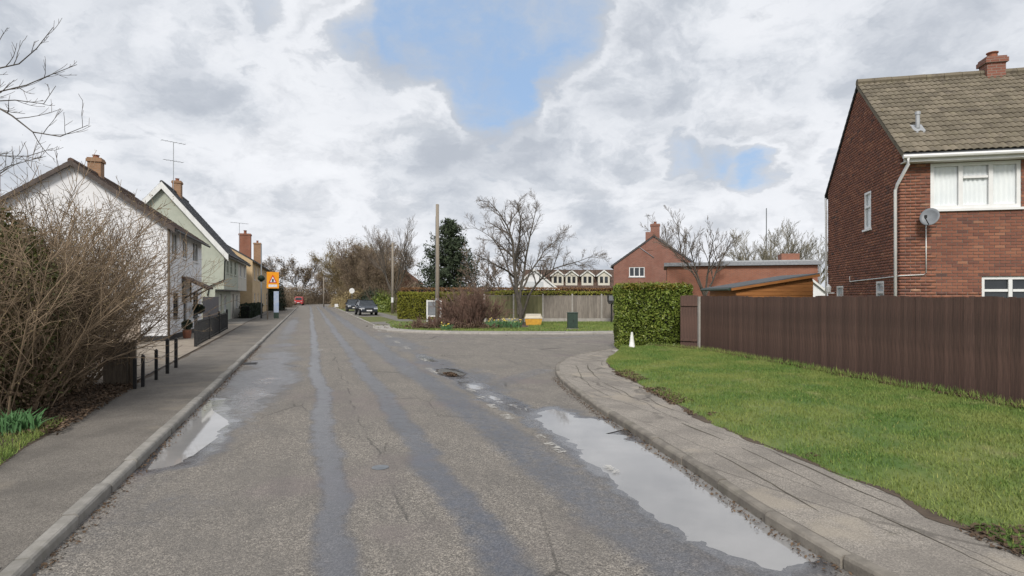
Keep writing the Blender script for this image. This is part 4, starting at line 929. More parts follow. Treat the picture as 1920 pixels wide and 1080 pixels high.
# ================================================================== SHED AND BUILDINGS BEHIND THE FENCE
sh = thing('garden_shed', 'orange stained timber shed with sloping felt roof behind the fence', 'shed', (9.0, 24.0, .18), 0)
b = MB()
for k in range(18):                                    # lapped weatherboards
    z = .05 + k * .15
    def top(x): return 2.12 + (x / 3.15) * .50
    xa = 0 if top(0) > z + .15 else max(0, (z + .15 - 2.12) / .5 * 3.15)
    if xa > 3.0: break
    b2 = MB(); b2.add([(xa, -.02, z), (3.15, -.02, z), (3.15, -.005, z + .155), (xa, -.005, z + .155), (xa, .02, z), (3.15, .02, z), (3.15, .02, z + .155), (xa, .02, z + .155)], [(0, 1, 2, 3), (4, 7, 6, 5), (0, 4, 5, 1), (1, 5, 6, 2), (2, 6, 7, 3), (3, 7, 4, 0)]); b2.build('weatherboard', M['orange_timber'], sh)
b = MB(); b.prism([(0.01, .021, 0), (3.14, .021, 0), (3.14, .021, 2.60), (0.01, .021, 2.10)], (-.5 * 0, 2.9, 0)); b.build('wall', M['orange_timber'], sh)
b = MB(); b.prism([(-.25, -.14, 2.11), (3.35, -.14, 2.685), (3.35, -.14, 2.745), (-.25, -.14, 2.165)], (0, 3.3, 0)); b.build('roof', M['felt'], sh)
b = MB(); b.prism([(-.25, -.165, 2.03), (3.35, -.165, 2.60), (3.35, -.165, 2.70), (-.25, -.165, 2.13)], (0, .024, 0)); b.build('fascia', M['orange_timber'], sh)
b = MB(); b.tube([(-.31, -.1, 2.09), (-.31, 3.1, 2.09)], .055, 8); b.build('gutter', M['cabinet_green'], sh)
for o in sh.children: o.rotation_euler = (0, 0, 0)
sh.rotation_euler = (0, 0, R(2))

fb = thing('flat_roofed_building', 'long low brick building with grey flat roof edge behind the orange shed', 'building', (10.9, 42.0, .1), R(-14))
b = MB(); b.box(0, 9.7, 0, 6, 0, 3.95); b.build('wall', M['wall_orange'], fb)
b = MB(); b.box(-.2, 9.9, -.25, 6.2, 3.98, 4.22); b.build('roof_edge', M['lead'], fb)
b = MB(); b.box(3.5, 9.8, .6, 6.0, 4.22, 4.36); b.build('roof_upstand', M['pale_metal'], fb)
b = MB(); b.box(9.72, 9.85, -.12, .0, 2.2, 3.9); b.build('downpipe', M['galv'], fb)
b = MB(); b.box(8.0, 9.2, 3, 4.4, 4.36, 4.95); b.build('brick_stack', M['wall_orange'], fb)

hd = thing('gabled_brick_house', 'brick house with pointed gable and tall chimney beyond the hedge', 'house', (15.35, 50.0, .1), R(77))
GD = 6.75; wn = [(4.2 - .05, 5.45, 3.55, 4.38)]
shell(hd, 8, GD, 4.6, 7.0, 'wall_red', gh=wn)
window(hd, Tg, *wn[0], cols=3, pane='glass_dark', fr=.07)
roofslabs(hd, 8, GD, 4.6, 7.0, .25, .12, 'tile_brown', seed=4); roof_under(hd, 8, GD, 4.6, 7.0, .25, .10, 'felt'); ridge(hd, 8, GD, 7.0, .12, 'tile_brown')
chimney(hd, .35, GD / 2 - .1, 6.4, 8.05, .5, .75, 'wall_red', 1, .2); b = MB(); b.box(-.03, .5, GD / 2 + .05, GD / 2 + .7, 5.8, 7.35); b.build('chimney_breast', M['wall_red'], hd)
gutter(hd, 0, 8, GD + .3, 4.45, 'white_pvc', .06); pipe(hd, [(-.03, GD / 2 + 1.25, 6.1), (-.03, GD / 2 + .0, 5.15)], 'lead', .03, 'flashing')
aerial(hd, .3, GD / 2 + .5, 7.2, 1.6, .4, bars=((1, .7),), el=4)

# terrace with dormers, far
tr_ = thing('dormer_terrace', 'row of far houses with white gabled dormers along a brown roof', 'house', (at(985, 0, 84)[0], 84, .1), 0)
TL = 13.6; b = MB(); wallface(b, Tf, 0, TL, 0, 3.1); b.poly([(0, 0, 0), (0, 8, 0), (0, 8, 3.1), (0, 4, 5.7), (0, 0, 3.1)]); b.poly([(TL, 0, 0), (TL, 8, 0), (TL, 8, 3.1), (TL, 4, 5.7), (TL, 0, 3.1)]); b.build('wall', M['wall_red'], tr_, fix=False)
roofslabs(tr_, TL, 8, 3.1, 5.6, .3, .1, 'tile_brown', seed=8); roof_under(tr_, TL, 8, 3.1, 5.6, .3, .08, 'felt'); ridge(tr_, TL, 8, 5.6, .1, 'tile_brown')
for k, px in enumerate((1046, 1072, 1102, 1133)):
    cx = (px - 960) / F * 84.0 - tr_.location.x; w = .82
    b = MB(); y0 = .35; b.poly([(cx - w, y0, 3.2), (cx + w, y0, 3.2), (cx + w, y0, 4.9), (cx, y0, 5.5), (cx - w, y0, 4.9)])
    for sg in (-1, 1): b.poly([(cx + sg * w, y0, 3.2), (cx + sg * w, 4, 3.2), (cx + sg * w, 4, 4.9), (cx + sg * w, y0, 4.9)])
    dm = b.build('dormer', M['cream_render'], tr_, fix=False)
    b = MB()
    for sg in (-1, 1): b.prism([(cx, y0 - .15, 5.58), (cx + sg * (w + .22), y0 - .15, 4.78), (cx + sg * (w + .22), y0 - .15, 4.66), (cx, y0 - .15, 5.44)], (0, 3.8, 0))
    b.build('dormer_roof', M['tile_brown'], dm); setrnd(tr_.children[-1].data, .5) if False else None
    b = MB()
    for sg in (-1, 1): b.prism([(cx, y0 - .18, 5.6), (cx + sg * (w + .25), y0 - .18, 4.8), (cx + sg * (w + .25), y0 - .18, 4.6), (cx, y0 - .18, 5.38)], (0, .028, 0))
    b.build('dormer_bargeboard', M['white_paint'], dm)
    for sg in (-1, 1):
        b = MB(); b.box(cx + sg * .34 - .22, cx + sg * .34 + .22, y0 - .02, y0 + .02, 3.75, 4.65); b.build('pane', M['glass_dark'], dm)
# pale roofed bungalow left of the dormers
bw = thing('pale_bungalow', 'pale grey gabled bungalow roof showing behind the bare tree', 'house', (at(1046, 0, 66)[0], 66, .1), R(90))
shell(bw, 7, 5.2, 2.7, 4.85, 'white_render'); roofslabs(bw, 7, 5.2, 2.7, 4.85, .3, .15, 'slate', seed=12); roof_under(bw, 7, 5.2, 2.7, 4.85, .3, .12, 'felt'); barge(bw, -.16, 5.2, 2.7, 4.85, .3, .22, 'white_paint')
b = MB(); b.box(-.04, .02, 1.6, 3.6, 2.3, 3.5); b.build('window', M['blind'], bw)
rh = thing('far_brick_house', 'far red roofed house partly hidden behind the wooden poles', 'house', (at(780, 0, 95)[0], 95, .1), R(90))
shell(rh, 7, 6, 4.0, 6.3, 'wall_red'); roofslabs(rh, 7, 6, 4.0, 6.3, .3, .1, 'tile_red', seed=13); roof_under(rh, 7, 6, 4.0, 6.3, .3, .08, 'felt'); window(rh, Tg, 2.2, 3.6, 2.6, 3.6, 2)
wc = thing('white_conservatory', 'little white gabled outbuilding showing between the shed and the brick house', 'building', (at(1548, 0, 33)[0], 33, .1), R(90))
shell(wc, 3, 1.5, 2.15, 2.75, 'white_render'); roofslabs(wc, 3, 1.5, 2.15, 2.75, .15, .1, 'slate', seed=14); barge(wc, -.11, 1.5, 2.15, 2.75, .15, .14, 'white_paint')
window(wc, Tg, .2, .68, 1.5, 2.1, fr=.05, sill=False); window(wc, Tg, .8, 1.3, 1.5, 2.1, fr=.05, sill=False)

# ================================================================== LEFT HOUSES
def dress(hs, L, Dp, ev, rz_, tile, bargem, oe, og, bw_, seed, x0=0):
    roofslabs(hs, L, Dp, ev, rz_, oe, og, tile, seed=seed, x0=x0); roof_under(hs, L, Dp, ev, rz_, oe, og - .02, 'felt', x0); ridge(hs, L, Dp, rz_, og, tile, x0)
    if bargem: barge(hs, x0 - og - .002, Dp, ev, rz_, oe, bw_, bargem)
p = P(27.9, -5.55, .10)
HA = thing('white_house', 'white rendered house with brown tiled roof behind the twiggy bush', 'house', p, ANG_ROAD)
LA, DA, EA, RZA = 8.3, 6.6, 4.85, 7.15
wA = [(.9, 2.0, 3.65, 4.65), (3.2, 4.35, 3.65, 4.65), (5.75, 7.2, 3.65, 4.65), (1.15, 2.15, .95, 2.05), (3.35, 4.3, .02, 2.05), (5.8, 7.2, .85, 2.1)]
shell(HA, LA, DA, EA, RZA, 'white_render', fh=wA)
for i, w in enumerate(wA):
    if i == 4:
        b = MB(); b.box(w[0] + .03, w[1] - .03, .07, .12, w[2], w[3] - .03); d_ = b.build('door', M['black_plinth'], HA); b = MB(); b.lathe([(.02, 0), (.03, .03), (.02, .05)], 8, (w[0] + .12, .05, 1.0)); b.build('handle', M['pale_metal'], d_)
    else: window(HA, Tf, *w, cols=2, pane='glass_dark', mat='white_pvc' if i < 3 else 'black_metal', fr=.045, dep=.05)
dress(HA, LA, DA, EA, RZA, 'tile_brown', 'barge_brown', .32, .22, .2, 2)
b = MB(); b.box(-.03, LA, -.03, -.004, 0, .26); b.box(-.03, -.004, -.004, DA, 0, .26); b.build('plinth', M['black_plinth'], HA)
chimney(HA, 2.9, DA / 2 + .05, 6.7, 7.95, .5, .5, 'wall_buff', 1, .15)
gutter(HA, -.2, LA + .1, -.38, EA - .26, 'black_metal', .055); pipe(HA, [(-.06, -.07, EA - .1), (-.06, -.07, .1)], 'timber_post', .045)
b = MB(); b.prism([(2.9, -1.0, 2.22), (2.9, 0, 2.72), (2.9, 0, 2.82), (2.9, -1.02, 2.32)], (2.2, 0, 0)); cnp = b.build('canopy', M['tile_brown'], HA); setrnd(cnp.data, .5)
for x in (3.05, 4.95):
    b = MB(); b.tube([(x, -.02, 1.75), (x, -.85, 2.28)], .045, 6); b.tube([(x, -.03, 1.6), (x, -.03, 2.6)], .04, 6); b.build('canopy_bracket', M['black_metal'], cnp)
for k, (x, z) in enumerate(((1.6, .62), (4.9, 1.28), (5.5, 1.25))):
    bk = thing('topiary_ball', ['round clipped ball plant below the first white house window', 'dark green hanging basket beside the white house door', 'dark green plant under the porch canopy of the white house'][k], 'plant', HA.matrix_basis @ Vector((x, -.45 if k == 0 else -.35, z - .2)))
    rs_ = np.random.RandomState(k); v = rs_.normal(size=(900, 3)); v /= np.linalg.norm(v, axis=1)[:, None]; v *= .23 * (.7 + .35 * rs_.rand(900))[:, None]
    leaves('foliage', v + np.array([0, 0, .2]), .07, M['hedge_dark'], k + 80, bk)
    if k == 0: q = MB(); q.lathe([(.12, -.52), (.17, -.2), (.18, .0), (.1, .02)], 12); q.build('pot', M['clay'], bk)
    else: q = MB(); q.lathe([(.03, -.05), (.15, .05), (.2, .16), (.1, .16)], 12); q.build('basket', M['black_metal'], bk); q = MB(); q.tube([(0, 0, .3), (0, 0, .62)], .01, 4); q.build('chain', M['black_metal'], bk)

p = P(44.8, -5.5, .10)
HS = thing('green_house', 'pale sage green house with white bargeboards and steep dark roof', 'house', p, ANG_ROAD)
LS, DS, ES, RS = 8.5, 7.4, 5.0, 9.35
b = MB(); wS = [(1.4, 2.5, 3.5, 4.6), (3.4, 4.6, 3.5, 4.6), (6.0, 7.2, 3.5, 4.6)]; wSg = [(2.2, 3.2, .05, 2.05), (4.6, 5.9, .8, 2.0)]
wallface(b, Tf, 0, LS, 2.35, ES, wS); wallface(b, lambda u, v, w: (u, w + .55, v), 0, LS, 0, 2.35, wSg)
b.poly([(0, 0, 2.35), (LS, 0, 2.35), (LS, .55, 2.35), (0, .55, 2.35)]); b.poly([(0, .55, 0), (0, DS, 0), (0, DS, ES), (0, DS / 2, RS), (0, 0, ES), (0, 0, 2.35), (0, .55, 2.35)]); b.poly([(0, DS, 0), (LS, DS, 0), (LS, DS, ES), (0, DS, ES)])
b.build('wall', M['sage'], HS, fix=False)
for w in wS: window(HS, Tf, *w, cols=2, top=.5, mat='sage', fr=.07)
T2 = lambda u, v, w: (u, w + .55, v); window(HS, T2, *wSg[1], cols=2)
b = MB(); b.box(2.25, 3.15, .62, .67, .05, 2.0); dr = b.build('door', M['white_paint'], HS); b = MB(); b.lathe([(.02, 0), (.03, .04), (.02, .06)], 8, (2.35, .58, 1.0)); b.build('handle', M['black_metal'], dr)
b = MB(); b.box(-.01, LS, -.02, .55, 2.27, 2.345); b.build('jetty_beam', M['black_metal'], HS)
dress(HS, LS, DS, ES, RS, 'slate', 'white_paint', .3, .25, .46, 3)
chimney(HS, 4.2, DS / 2 - .1, 8.8, 10.25, .65, .55, 'wall_buff', 1, .2); aerial(HS, 2.9, DS / 2 - .1, 9.3, 3.5, -1.0, bars=((1.0, 1.6), (.62, 1.3)), el=6)
gutter(HS, -.2, LS, -.36, ES - .3, 'black_metal', .06); b = MB(); b.box(-.05, LS, -.30, -.27, ES - .42, ES - .22); b.build('fascia', M['white_paint'], HS)
pipe(HS, [(-.06, -.34, ES - .35), (-.07, -.06, ES - .75), (-.07, -.02, 3.0), (-.07, .9, 2.55), (-.07, 1.0, 1.9)], 'black_metal', .045)
CR = thing('cream_house', 'cream jettied cottage joined to the sage green house', 'house', P(53.35, -5.5, .10), ANG_ROAD)
b = MB(); wC = [(1.2, 2.4, 3.5, 4.6), (4.4, 5.6, 3.5, 4.6)]; wallface(b, Tf, 0, 6.8, 2.35, ES, wC); wallface(b, T2, 0, 6.8, 0, 2.35, [(1.2, 2.2, .05, 2.05), (3.6, 4.8, .9, 2.0)])
b.poly([(0, 0, 2.35), (6.8, 0, 2.35), (6.8, .55, 2.35), (0, .55, 2.35)]); b.poly([(6.8, .55, 0), (6.8, DS, 0), (6.8, DS, ES), (6.8, DS / 2, RS - 1.8), (6.8, 0, ES), (6.8, 0, 2.35), (6.8, .55, 2.35)]); b.build('wall', M['cream_render'], CR, fix=False)
for w in wC: window(CR, Tf, *w, cols=2)
window(CR, T2, 3.6, 4.8, .9, 2.0, cols=2); b = MB(); b.box(1.25, 2.15, .62, .67, .05, 2.0); b.build('door', M['board_grey'], CR)
dress(CR, 6.8, DS, ES, RS - 1.8, 'slate', None, .3, .0, .3, 6); gutter(CR, 0, 6.8, -.36, ES - .3, 'black_metal', .06); b = MB(); b.box(0, 6.8, -.30, -.27, ES - .42, ES - .22); b.build('fascia', M['white_paint'], CR)
YH = thing('yellow_brick_house', 'yellow brick terrace with two tall chimneys beyond the cream cottage', 'house', P(61.5, -5.1, .10), ANG_ROAD)
wY = [(x0_, x0_ + 1.1, z_, z_ + 1.3) for x0_ in (2, 6, 10.5, 14.5, 19, 23) for z_ in (.9, 3.5)]
shell(YH, 26, 7.0, 5.3, 7.4, 'wall_yellow', fh=wY)
for w in wY: window(YH, Tf, *w, cols=1, top=.65, fr=.06)
dress(YH, 26, 7.0, 5.3, 7.4, 'slate', None, .25, .05, .2, 7); gutter(YH, 0, 26, -.3, 5.1, 'black_metal', .06)
chimney(YH, 6.1, 1.2, 5.6, 8.35, 1.0, 1.1, 'wall_orange', 2, .35); chimney(YH, 21.5, 1.2, 5.6, 8.7, .85, .85, 'wall_buff', 1, .3); aerial(YH, 4.6, 1.6, 6.0, 3.3, -1.0, bars=((1.0, 1.8),), el=5)

# small tiled outbuilding behind the bush, beige wall, gate panel
OB = thing('tiled_outbuilding', 'low outbuilding with red tiled roof behind the left bush', 'outbuilding', P(19.0, -7.1, .1), ANG_ROAD)
shell(OB, 4.0, 3.6, 2.3, 3.9, 'beige_render'); dress(OB, 4.0, 3.6, 2.3, 3.9, 'tile_red', 'tile_brown', .25, .2, .18, 17); 
for o in OB.children:
    if o.name.startswith('bargeboard') and 'rnd' not in o.data.attributes: setrnd(o.data, .7)
b = MB(); b.box(0, .75, 0, .2, 0, 1.0); b.box(-.03, .78, -.03, .23, 1.0, 1.07); o = b.build('garden_wall', M['beige_render'], None); o.location = (-14.95, 22.6, .1); o.rotation_euler = (0, 0, R(18)); tag(o, 'beige rendered garden wall beside the white house gable', 'wall')
g1 = thing('grey_gate', 'grey boarded side gate between the white and green houses', 'gate', P(38.0, -5.75, .1), ANG_ROAD)
for k in range(26): b = MB(); b.box(k * .24, k * .24 + .225, 0, .03, .05, 1.85); b.build('board', M['grey_cladding'], g1)
for z in (.4, 1.5): b = MB(); b.box(0, 6.2, .03, .07, z, z + .09); b.build('rail', M['grey_cladding'], g1)

# low wooden panel and black posts with wires along the left pavement
lp_ = thing('low_board_panel', 'low brown wooden fence panel beside the black posts', 'fence', P(14.45, -3.5, .1), ANG_ROAD + R(90))
for k in range(5): b = MB(); b.box(k * .11, k * .11 + .104, 0, .022, 0, .93 - .004 * (k % 2)); b.build('board', M['timber_post'], lp_)
b = MB(); b.box(-.05, .05, -.03, .06, -.1, .97); b.build('post', M['timber_post'], lp_)
hts = [.62, .66, .68, .84, .78]; lbl = ['black post nearest the low brown wooden panel', 'second black post along the pavement from the wooden panel', 'third black post along the pavement from the wooden panel', 'tall black post in front of the white house corner', 'black post beside the gravel entrance of the white house']
pp = [G(253, 730, .1), G(268, 726, .1), G(293, 713, .1), G(314, 701, .1), G(330, 690, .1)]
for k, p in enumerate(pp):
    b = MB(); w = .03 if k < 3 else .036; b.box(-w, w, -w, w, -.1, hts[k]); b.add([(-w, -w, hts[k]), (w, -w, hts[k]), (w, w, hts[k]), (-w, w, hts[k]), (0, 0, hts[k] + .03)], [(0, 1, 4), (1, 2, 4), (2, 3, 4), (3, 0, 4)])
    o = b.build('fence_post', M['black_metal'], None); o.location = p; o.rotation_euler = (0, 0, ANG_ROAD); tag(o, lbl[k], 'post', 'black posts along the left pavement')
for k in range(4):
    a, c = Vector(pp[k]), Vector(pp[k + 1])
    if k == 3: pass
    b = MB()
    for h in (.25, .5): mid = (a + c) / 2 + Vector((0, 0, h - .03)); b.tube([a + Vector((0, 0, h)), mid, c + Vector((0, 0, h))], .006, 4)
    o = b.build('fence_wire', M['black_metal'], None); tag(o, ['slack wires between the first two black posts', 'slack wires between the second and third black posts', 'slack wires between the third and the tall black post', 'slack wires beside the gravel entrance'][k], 'wire')
# black railings further on
rl = thing('garden_railing', 'black metal railings in front of the white house far end', 'railing', G(367, 652, .1), ANG_ROAD + R(2))
LR = 12.5
for k in range(int(LR / .16)): b = MB(); b.tube([(k * .16, 0, .0), (k * .16, 0, .98)], .012, 5); b.build('bar', M['black_metal'], rl)
for z in (.12, .92): b = MB(); b.box(0, LR, -.015, .015, z, z + .035); b.build('rail', M['black_metal'], rl)
for x in (0, 4.1, 8.2, 12.4): b = MB(); b.box(x - .05, x + .05, -.05, .05, -.1, 1.15); b.build('post', M['black_metal'], rl)
# hedge, sign, pole near the yellow house
hedge('dark_hedge', 'low dark clipped hedge in front of the yellow brick house', 0, 13, 0, .9, 0, 1.15, 5200, .12, 'hedge_dark', P(54, -4.6, .1), ANG_ROAD, 31)
SGS = .88
sg = thing('warning_sign', 'orange backed sign with white triangle on a post beside the far pavement', 'sign', (*G(511, 599, .1)[:2], .1), R(22))
b = MB(); b.tube([(-.42, .05, 0), (-.42, .05, 3.9)], .05, 8); b.build('post', M['timber_post'], sg)
b = MB(); b.box(-.5, .55, -.02, .02, 2.65, 4.05); bd = b.build('board', M['orange_sign'], sg, bevel=.008)
b = MB(); b.prism([(-.34, -.022, 3.12), (.39, -.022, 3.12), (.025, -.022, 3.82)], (0, -.008, 0)); b.build('triangle_border', M['red_paint'], bd)
b = MB(); b.prism([(-.22, -.034, 3.18), (.27, -.034, 3.18), (.025, -.034, 3.66)], (0, -.006, 0)); b.build('triangle', M['plate_white'], bd)
b = MB(); b.box(-.06, .1, -.046, -.041, 3.2, 3.45); b.build('pictogram', M['glass_dark'], bd)
b = MB(); b.box(-.34, .39, -.03, -.022, 2.76, 2.98); b.build('caption_plate', M['plate_white'], bd)
sg.scale = (SGS, SGS, .95)
bb = thing('blue_totem', 'narrow pale blue upright panel under the orange sign', 'sign', (*G(518, 597, .1)[:2], .1), R(20))
b = MB(); b.box(-.2, .2, -.05, .05, .5, 2.3); b.build('panel', M['blue_panel'], bb, bevel=.01); b = MB(); b.box(-.2, .2, -.06, .06, 0, .5); b.build('foot', M['cabinet_green'], bb)
lpz = thing('village_lamp_post', 'slim dark pole with a round hanging basket before the yellow house', 'pole', (*G(490, 597, .1)[:2], .1))
b = MB(); b.tube([(0, 0, 0), (0, 0, 1.2), (0, 0, 6.3)], [.08, .06, .045], 8); b.build('pole', M['grey_metal'], lpz, True)
b = MB(); b.lathe([(.05, 3.1), (.28, 3.3), (.3, 3.45), (.18, 3.62), (.05, 3.66)], 12); b.build('basket', M['hedge_dark'], lpz)

# ================================================================== FAR SIDE OF THE JUNCTION
pf = thing('panel_fence', 'weathered timber panel fence with concrete posts beyond the side road', 'fence', (at(963, 0, 44)[0], 44, .1), 0)
PW = 55 / F * 44
for k in range(-1, 4):
    x = k * PW
    b = MB(); b.box(x - .055, x + .055, -.05, .06, -.2, 2.02); b.add([(x - .055, -.05, 2.02), (x + .055, -.05, 2.02), (x + .055, .06, 2.02), (x - .055, .06, 2.02), (x, 0, 2.07)], [(0, 1, 4), (1, 2, 4), (2, 3, 4), (3, 0, 4)]); b.build('post', M['pale_concrete'], pf)
    b = MB(); b.box(x + .06, x + PW - .06, -.02, .02, 0, .26); b.build('gravel_board', M['pale_concrete'], pf)
    for j in range(14):
        w = (PW - .12) / 14; b = MB(); xx = x + .06 + j * w; b.add([(xx, -.012, .265), (xx + w, -.028, .265), (xx + w, .01, .265), (xx, .01, .265), (xx, -.012, 1.9), (xx + w, -.028, 1.9), (xx + w, .01, 1.9), (xx, .01, 1.9)], [(0, 1, 2, 3), (4, 7, 6, 5), (0, 4, 5, 1), (1, 5, 6, 2), (2, 6, 7, 3), (3, 7, 4, 0)]); b.build('board', M['panel_green' if k < 1 else 'panel_grey'], pf)
    b = MB(); b.box(x + .06, x + PW - .06, -.035, .02, 1.9, 1.94); b.build('cap', M['panel_grey'], pf)
hedge('hedge_behind_fence', 'strip of green hedge top showing above the timber panel fence', 0, 12.2, 0, .8, 0, 2.2, 9000, .13, 'hedge_yellow', (at(930, 0, 44.5)[0], 44.5, .1), 0, 41)
hedge('long_garden_hedge', 'yellow green clipped hedge behind the telegraph pole', 0, 9.3, 0, 1.2, 0, 2.15, 17000, .12, 'hedge_yellow', (at(745, 0, 49)[0], 49, .1), R(-8), 42)
hedge('beech_hedge', 'rust brown beech hedge showing above the green hedge', 0, 21, 0, 1, 0, 2.62, 12000, .16, 'beech', (at(752, 0, 56)[0], 56, .1), R(-4), 43)
gb = thing('grit_bin', 'yellow grit bin with pale sloping lid under the bare tree', 'bin', (at(1000, 0, 39)[0], 38.6, .1))
b = MB(); b.add([(-.48, 0, 0), (.48, 0, 0), (.48, .6, 0), (-.48, .6, 0), (-.56, -.06, .45), (.56, -.06, .45), (.56, .64, .5), (-.56, .64, .5)], [(0, 3, 2, 1), (0, 1, 5, 4), (1, 2, 6, 5), (2, 3, 7, 6), (3, 0, 4, 7), (4, 5, 6, 7)]); b.build('body', M['yellow_plastic'], gb, bevel=.025)
b = MB(); b.add([(-.59, -.09, .44), (.59, -.09, .44), (.59, .67, .48), (-.59, .67, .48), (-.5, .0, .62), (.5, .0, .62), (.5, .62, .74), (-.5, .62, .74)], [(0, 3, 2, 1), (0, 1, 5, 4), (1, 2, 6, 5), (2, 3, 7, 6), (3, 0, 4, 7), (4, 5, 6, 7)]); b.build('lid', M['cream_plastic'], gb, bevel=.02)
for x in (-.35, .35): b = MB(); b.box(x - .09, x + .09, .02, .56, -.0, .03); b.build('foot', M['yellow_plastic'], gb)
cb = thing('utility_cabinet', 'dark green metal utility cabinet on the far grass strip', 'cabinet', (at(1074, 0, 33.9)[0], 33.9, .1))
b = MB(); b.box(-.29, .29, 0, .4, .06, .92); b.build('body', M['cabinet_green'], cb, bevel=.01); b = MB(); b.box(-.31, .31, -.02, .42, .92, .97); b.build('top', M['cabinet_green'], cb, bevel=.01)
b = MB(); b.box(-.25, -.005, -.012, -.001, .1, .88); b.box(.005, .25, -.012, -.001, .1, .88); d_ = b.build('door', M['cabinet_green'], cb); b = MB(); b.box(.02, .05, -.03, -.013, .45, .55); b.build('handle', M['black_metal'], d_); b = MB(); b.box(-.33, .33, -.04, .44, 0, .06); b.build('plinth', M['concrete'], cb)
lb = thing('litter_bin', 'dark litter bin on a post in front of the panel fence', 'bin', (at(1148, 0, 42)[0], 42.2, .1))
b = MB(); b.tube([(0, .12, 0), (0, .12, 1.5)], .055, 8); b.build('post', M['black_metal'], lb)
b = MB(); b.prism([(-.3, -.12, 1.5), (-.2, -.12, 1.34), (.2, -.12, 1.34), (.3, -.12, 1.5), (.32, -.12, 2.0), (.24, -.12, 2.0), (.22, -.12, 1.58), (-.22, -.12, 1.58), (-.24, -.12, 2.0), (-.32, -.12, 2.0)], (0, .26, 0)); b.build('holder', M['black_metal'], lb)
b = MB(); b.box(-.218, .218, -.1, .12, 1.585, 1.94); b.build('liner', M['grey_metal'], lb)
nb = thing('notice_board', 'grey notice board in a white frame beside the telegraph pole', 'notice board', (at(814, 0, 43)[0], 43.0, .1))
for x in (-.5, .5): b = MB(); b.box(x - .05, x + .05, -.04, .04, 0, 1.62); b.build('post', M['white_paint'], nb)
for z_ in (1.5, .41): b = MB(); b.box(-.45, .45, -.03, .03, z_, z_ + .09); b.build('frame_rail', M['white_paint'], nb)
b = MB(); b.box(-.45, .45, -.015, .015, .5, 1.5); b.build('panel', M['board_grey'], nb)
def wpole(label, px, py0, py1, Y, r, name='telegraph_pole', cap=False):
    x = (px - 960) / F * Y; top_ = CAMZ + (HZ - py1) / F * Y - .1; root = thing(name, label, 'pole', (x, Y, .1)); b = MB()
    b.tube([(0, 0, -.2), (.02, 0, top_ * .5), (.0, 0, top_)], [r, r * .88, r * .75], 10); b.build('pole', M['pole_wood'], root, True)
    b = MB(); b.tube([(-r * .95, -.02, .2), (-r * .8, -.0, top_ * .9)], .012, 4); b.build('cable_guard', M['galv'], root)
    return root, top_
tp, th_ = wpole('tall wooden telegraph pole standing in the brown shrub', 820, 0, 383, 38.5, .135)
b = MB(); b.box(-.12, .12, -.16, -.12, 1.6, 1.75); b.build('plate', M['galv'], tp); b = MB(); b.tube([(-.1, 0, th_ - .1), (.12, 0, th_ - .1)], .03, 6); b.build('bolt', M['galv'], tp)
t2, h2_ = wpole('thinner wooden pole with a white notice beyond the parked cars', 736, 0, 455, 64.5, .14, 'telegraph_pole'); b = MB(); b.box(-.12, .12, -.17, -.145, 1.2, 1.75); b.build('notice', M['plate_white'], t2)
wpole('far bare wooden pole among the roadside trees', 607, 0, 520, 112, .12)
ds = thing('round_sign', 'white round sign on a short post beside the parked cars', 'sign', (at(660, 0, 80)[0], 80, .1)); b = MB(); b.tube([(0, 0, 0), (0, 0, 2.5)], .035, 6); b.build('post', M['grey_metal'], ds)
b = MB(); b.tube([(0, -.04, 2.6), (0, -.06, 2.6)], .36, 20); b.build('disc', M['plate_white'], ds)
lw = MB(); lw.box(-.3, .3, -.02, .02, .1, .6); o = lw.build('verge_marker', M['plate_white'], None); o.location = (at(631, 0, 98)[0], 98, .1); tag(o, 'little white board low on the far right verge', 'sign')

# daffodils
def daff(label, loc, n, hgt, seed, spread=.45, bloom=True):
    root = thing('daffodil_clump', label, 'plant', loc); rs = np.random.RandomState(seed); V = []; Fc = []; b = MB()
    for i in range(n):
        a, r_ = rs.rand() * 6.28, rs.rand() ** .6 * spread; x, y = r_ * math.cos(a), r_ * math.sin(a) * .6; l = rs.normal(0, .12, 2); h = hgt * (.6 + .5 * rs.rand()); k = len(V); w = .014
        V += [(x - w, y, 0), (x + w, y, 0), (x + l[0] * .5 + w, y + l[1] * .5, h * .65), (x + l[0] * .5 - w, y + l[1] * .5, h * .65), (x + l[0] * 1.2, y + l[1] * 1.2, h * .95)]; Fc += [(k, k + 1, k + 2, k + 3), (k + 3, k + 2, k + 4, k + 4)]
        if bloom and i % 17 == 0: b.lathe([(.01, 0), (.05, .02), (.03, .03), (.035, .06), (.01, .06)], 6, (x + l[0], y + l[1] - .05, h * 1.02))
    me = bpy.data.meshes.new('leaf_blades'); me.from_pydata(V, [], [f if f[2] != f[3] else f[:3] for f in Fc]); setrnd(me, .5); link('leaf_blades', me, M['daff_leaf'], root); o_ = b.build('flowers', M['daff'], root) if bloom else None
    if o_: o_['kind'] = 'stuff'
daff('daffodils in flower at the foot of the bare tree', (at(945, 0, 36)[0], 35.6, .1), 420, .5, 1, 1.1); daff('small yellow daffodil clump beside the brown shrub', (at(838, 0, 33.6)[0], 33.4, .1), 90, .35, 2, .3)
daff('green daffodil leaves at the foot of the left bush', P(9.9, -3.85, .12), 130, .34, 3, .35, False)

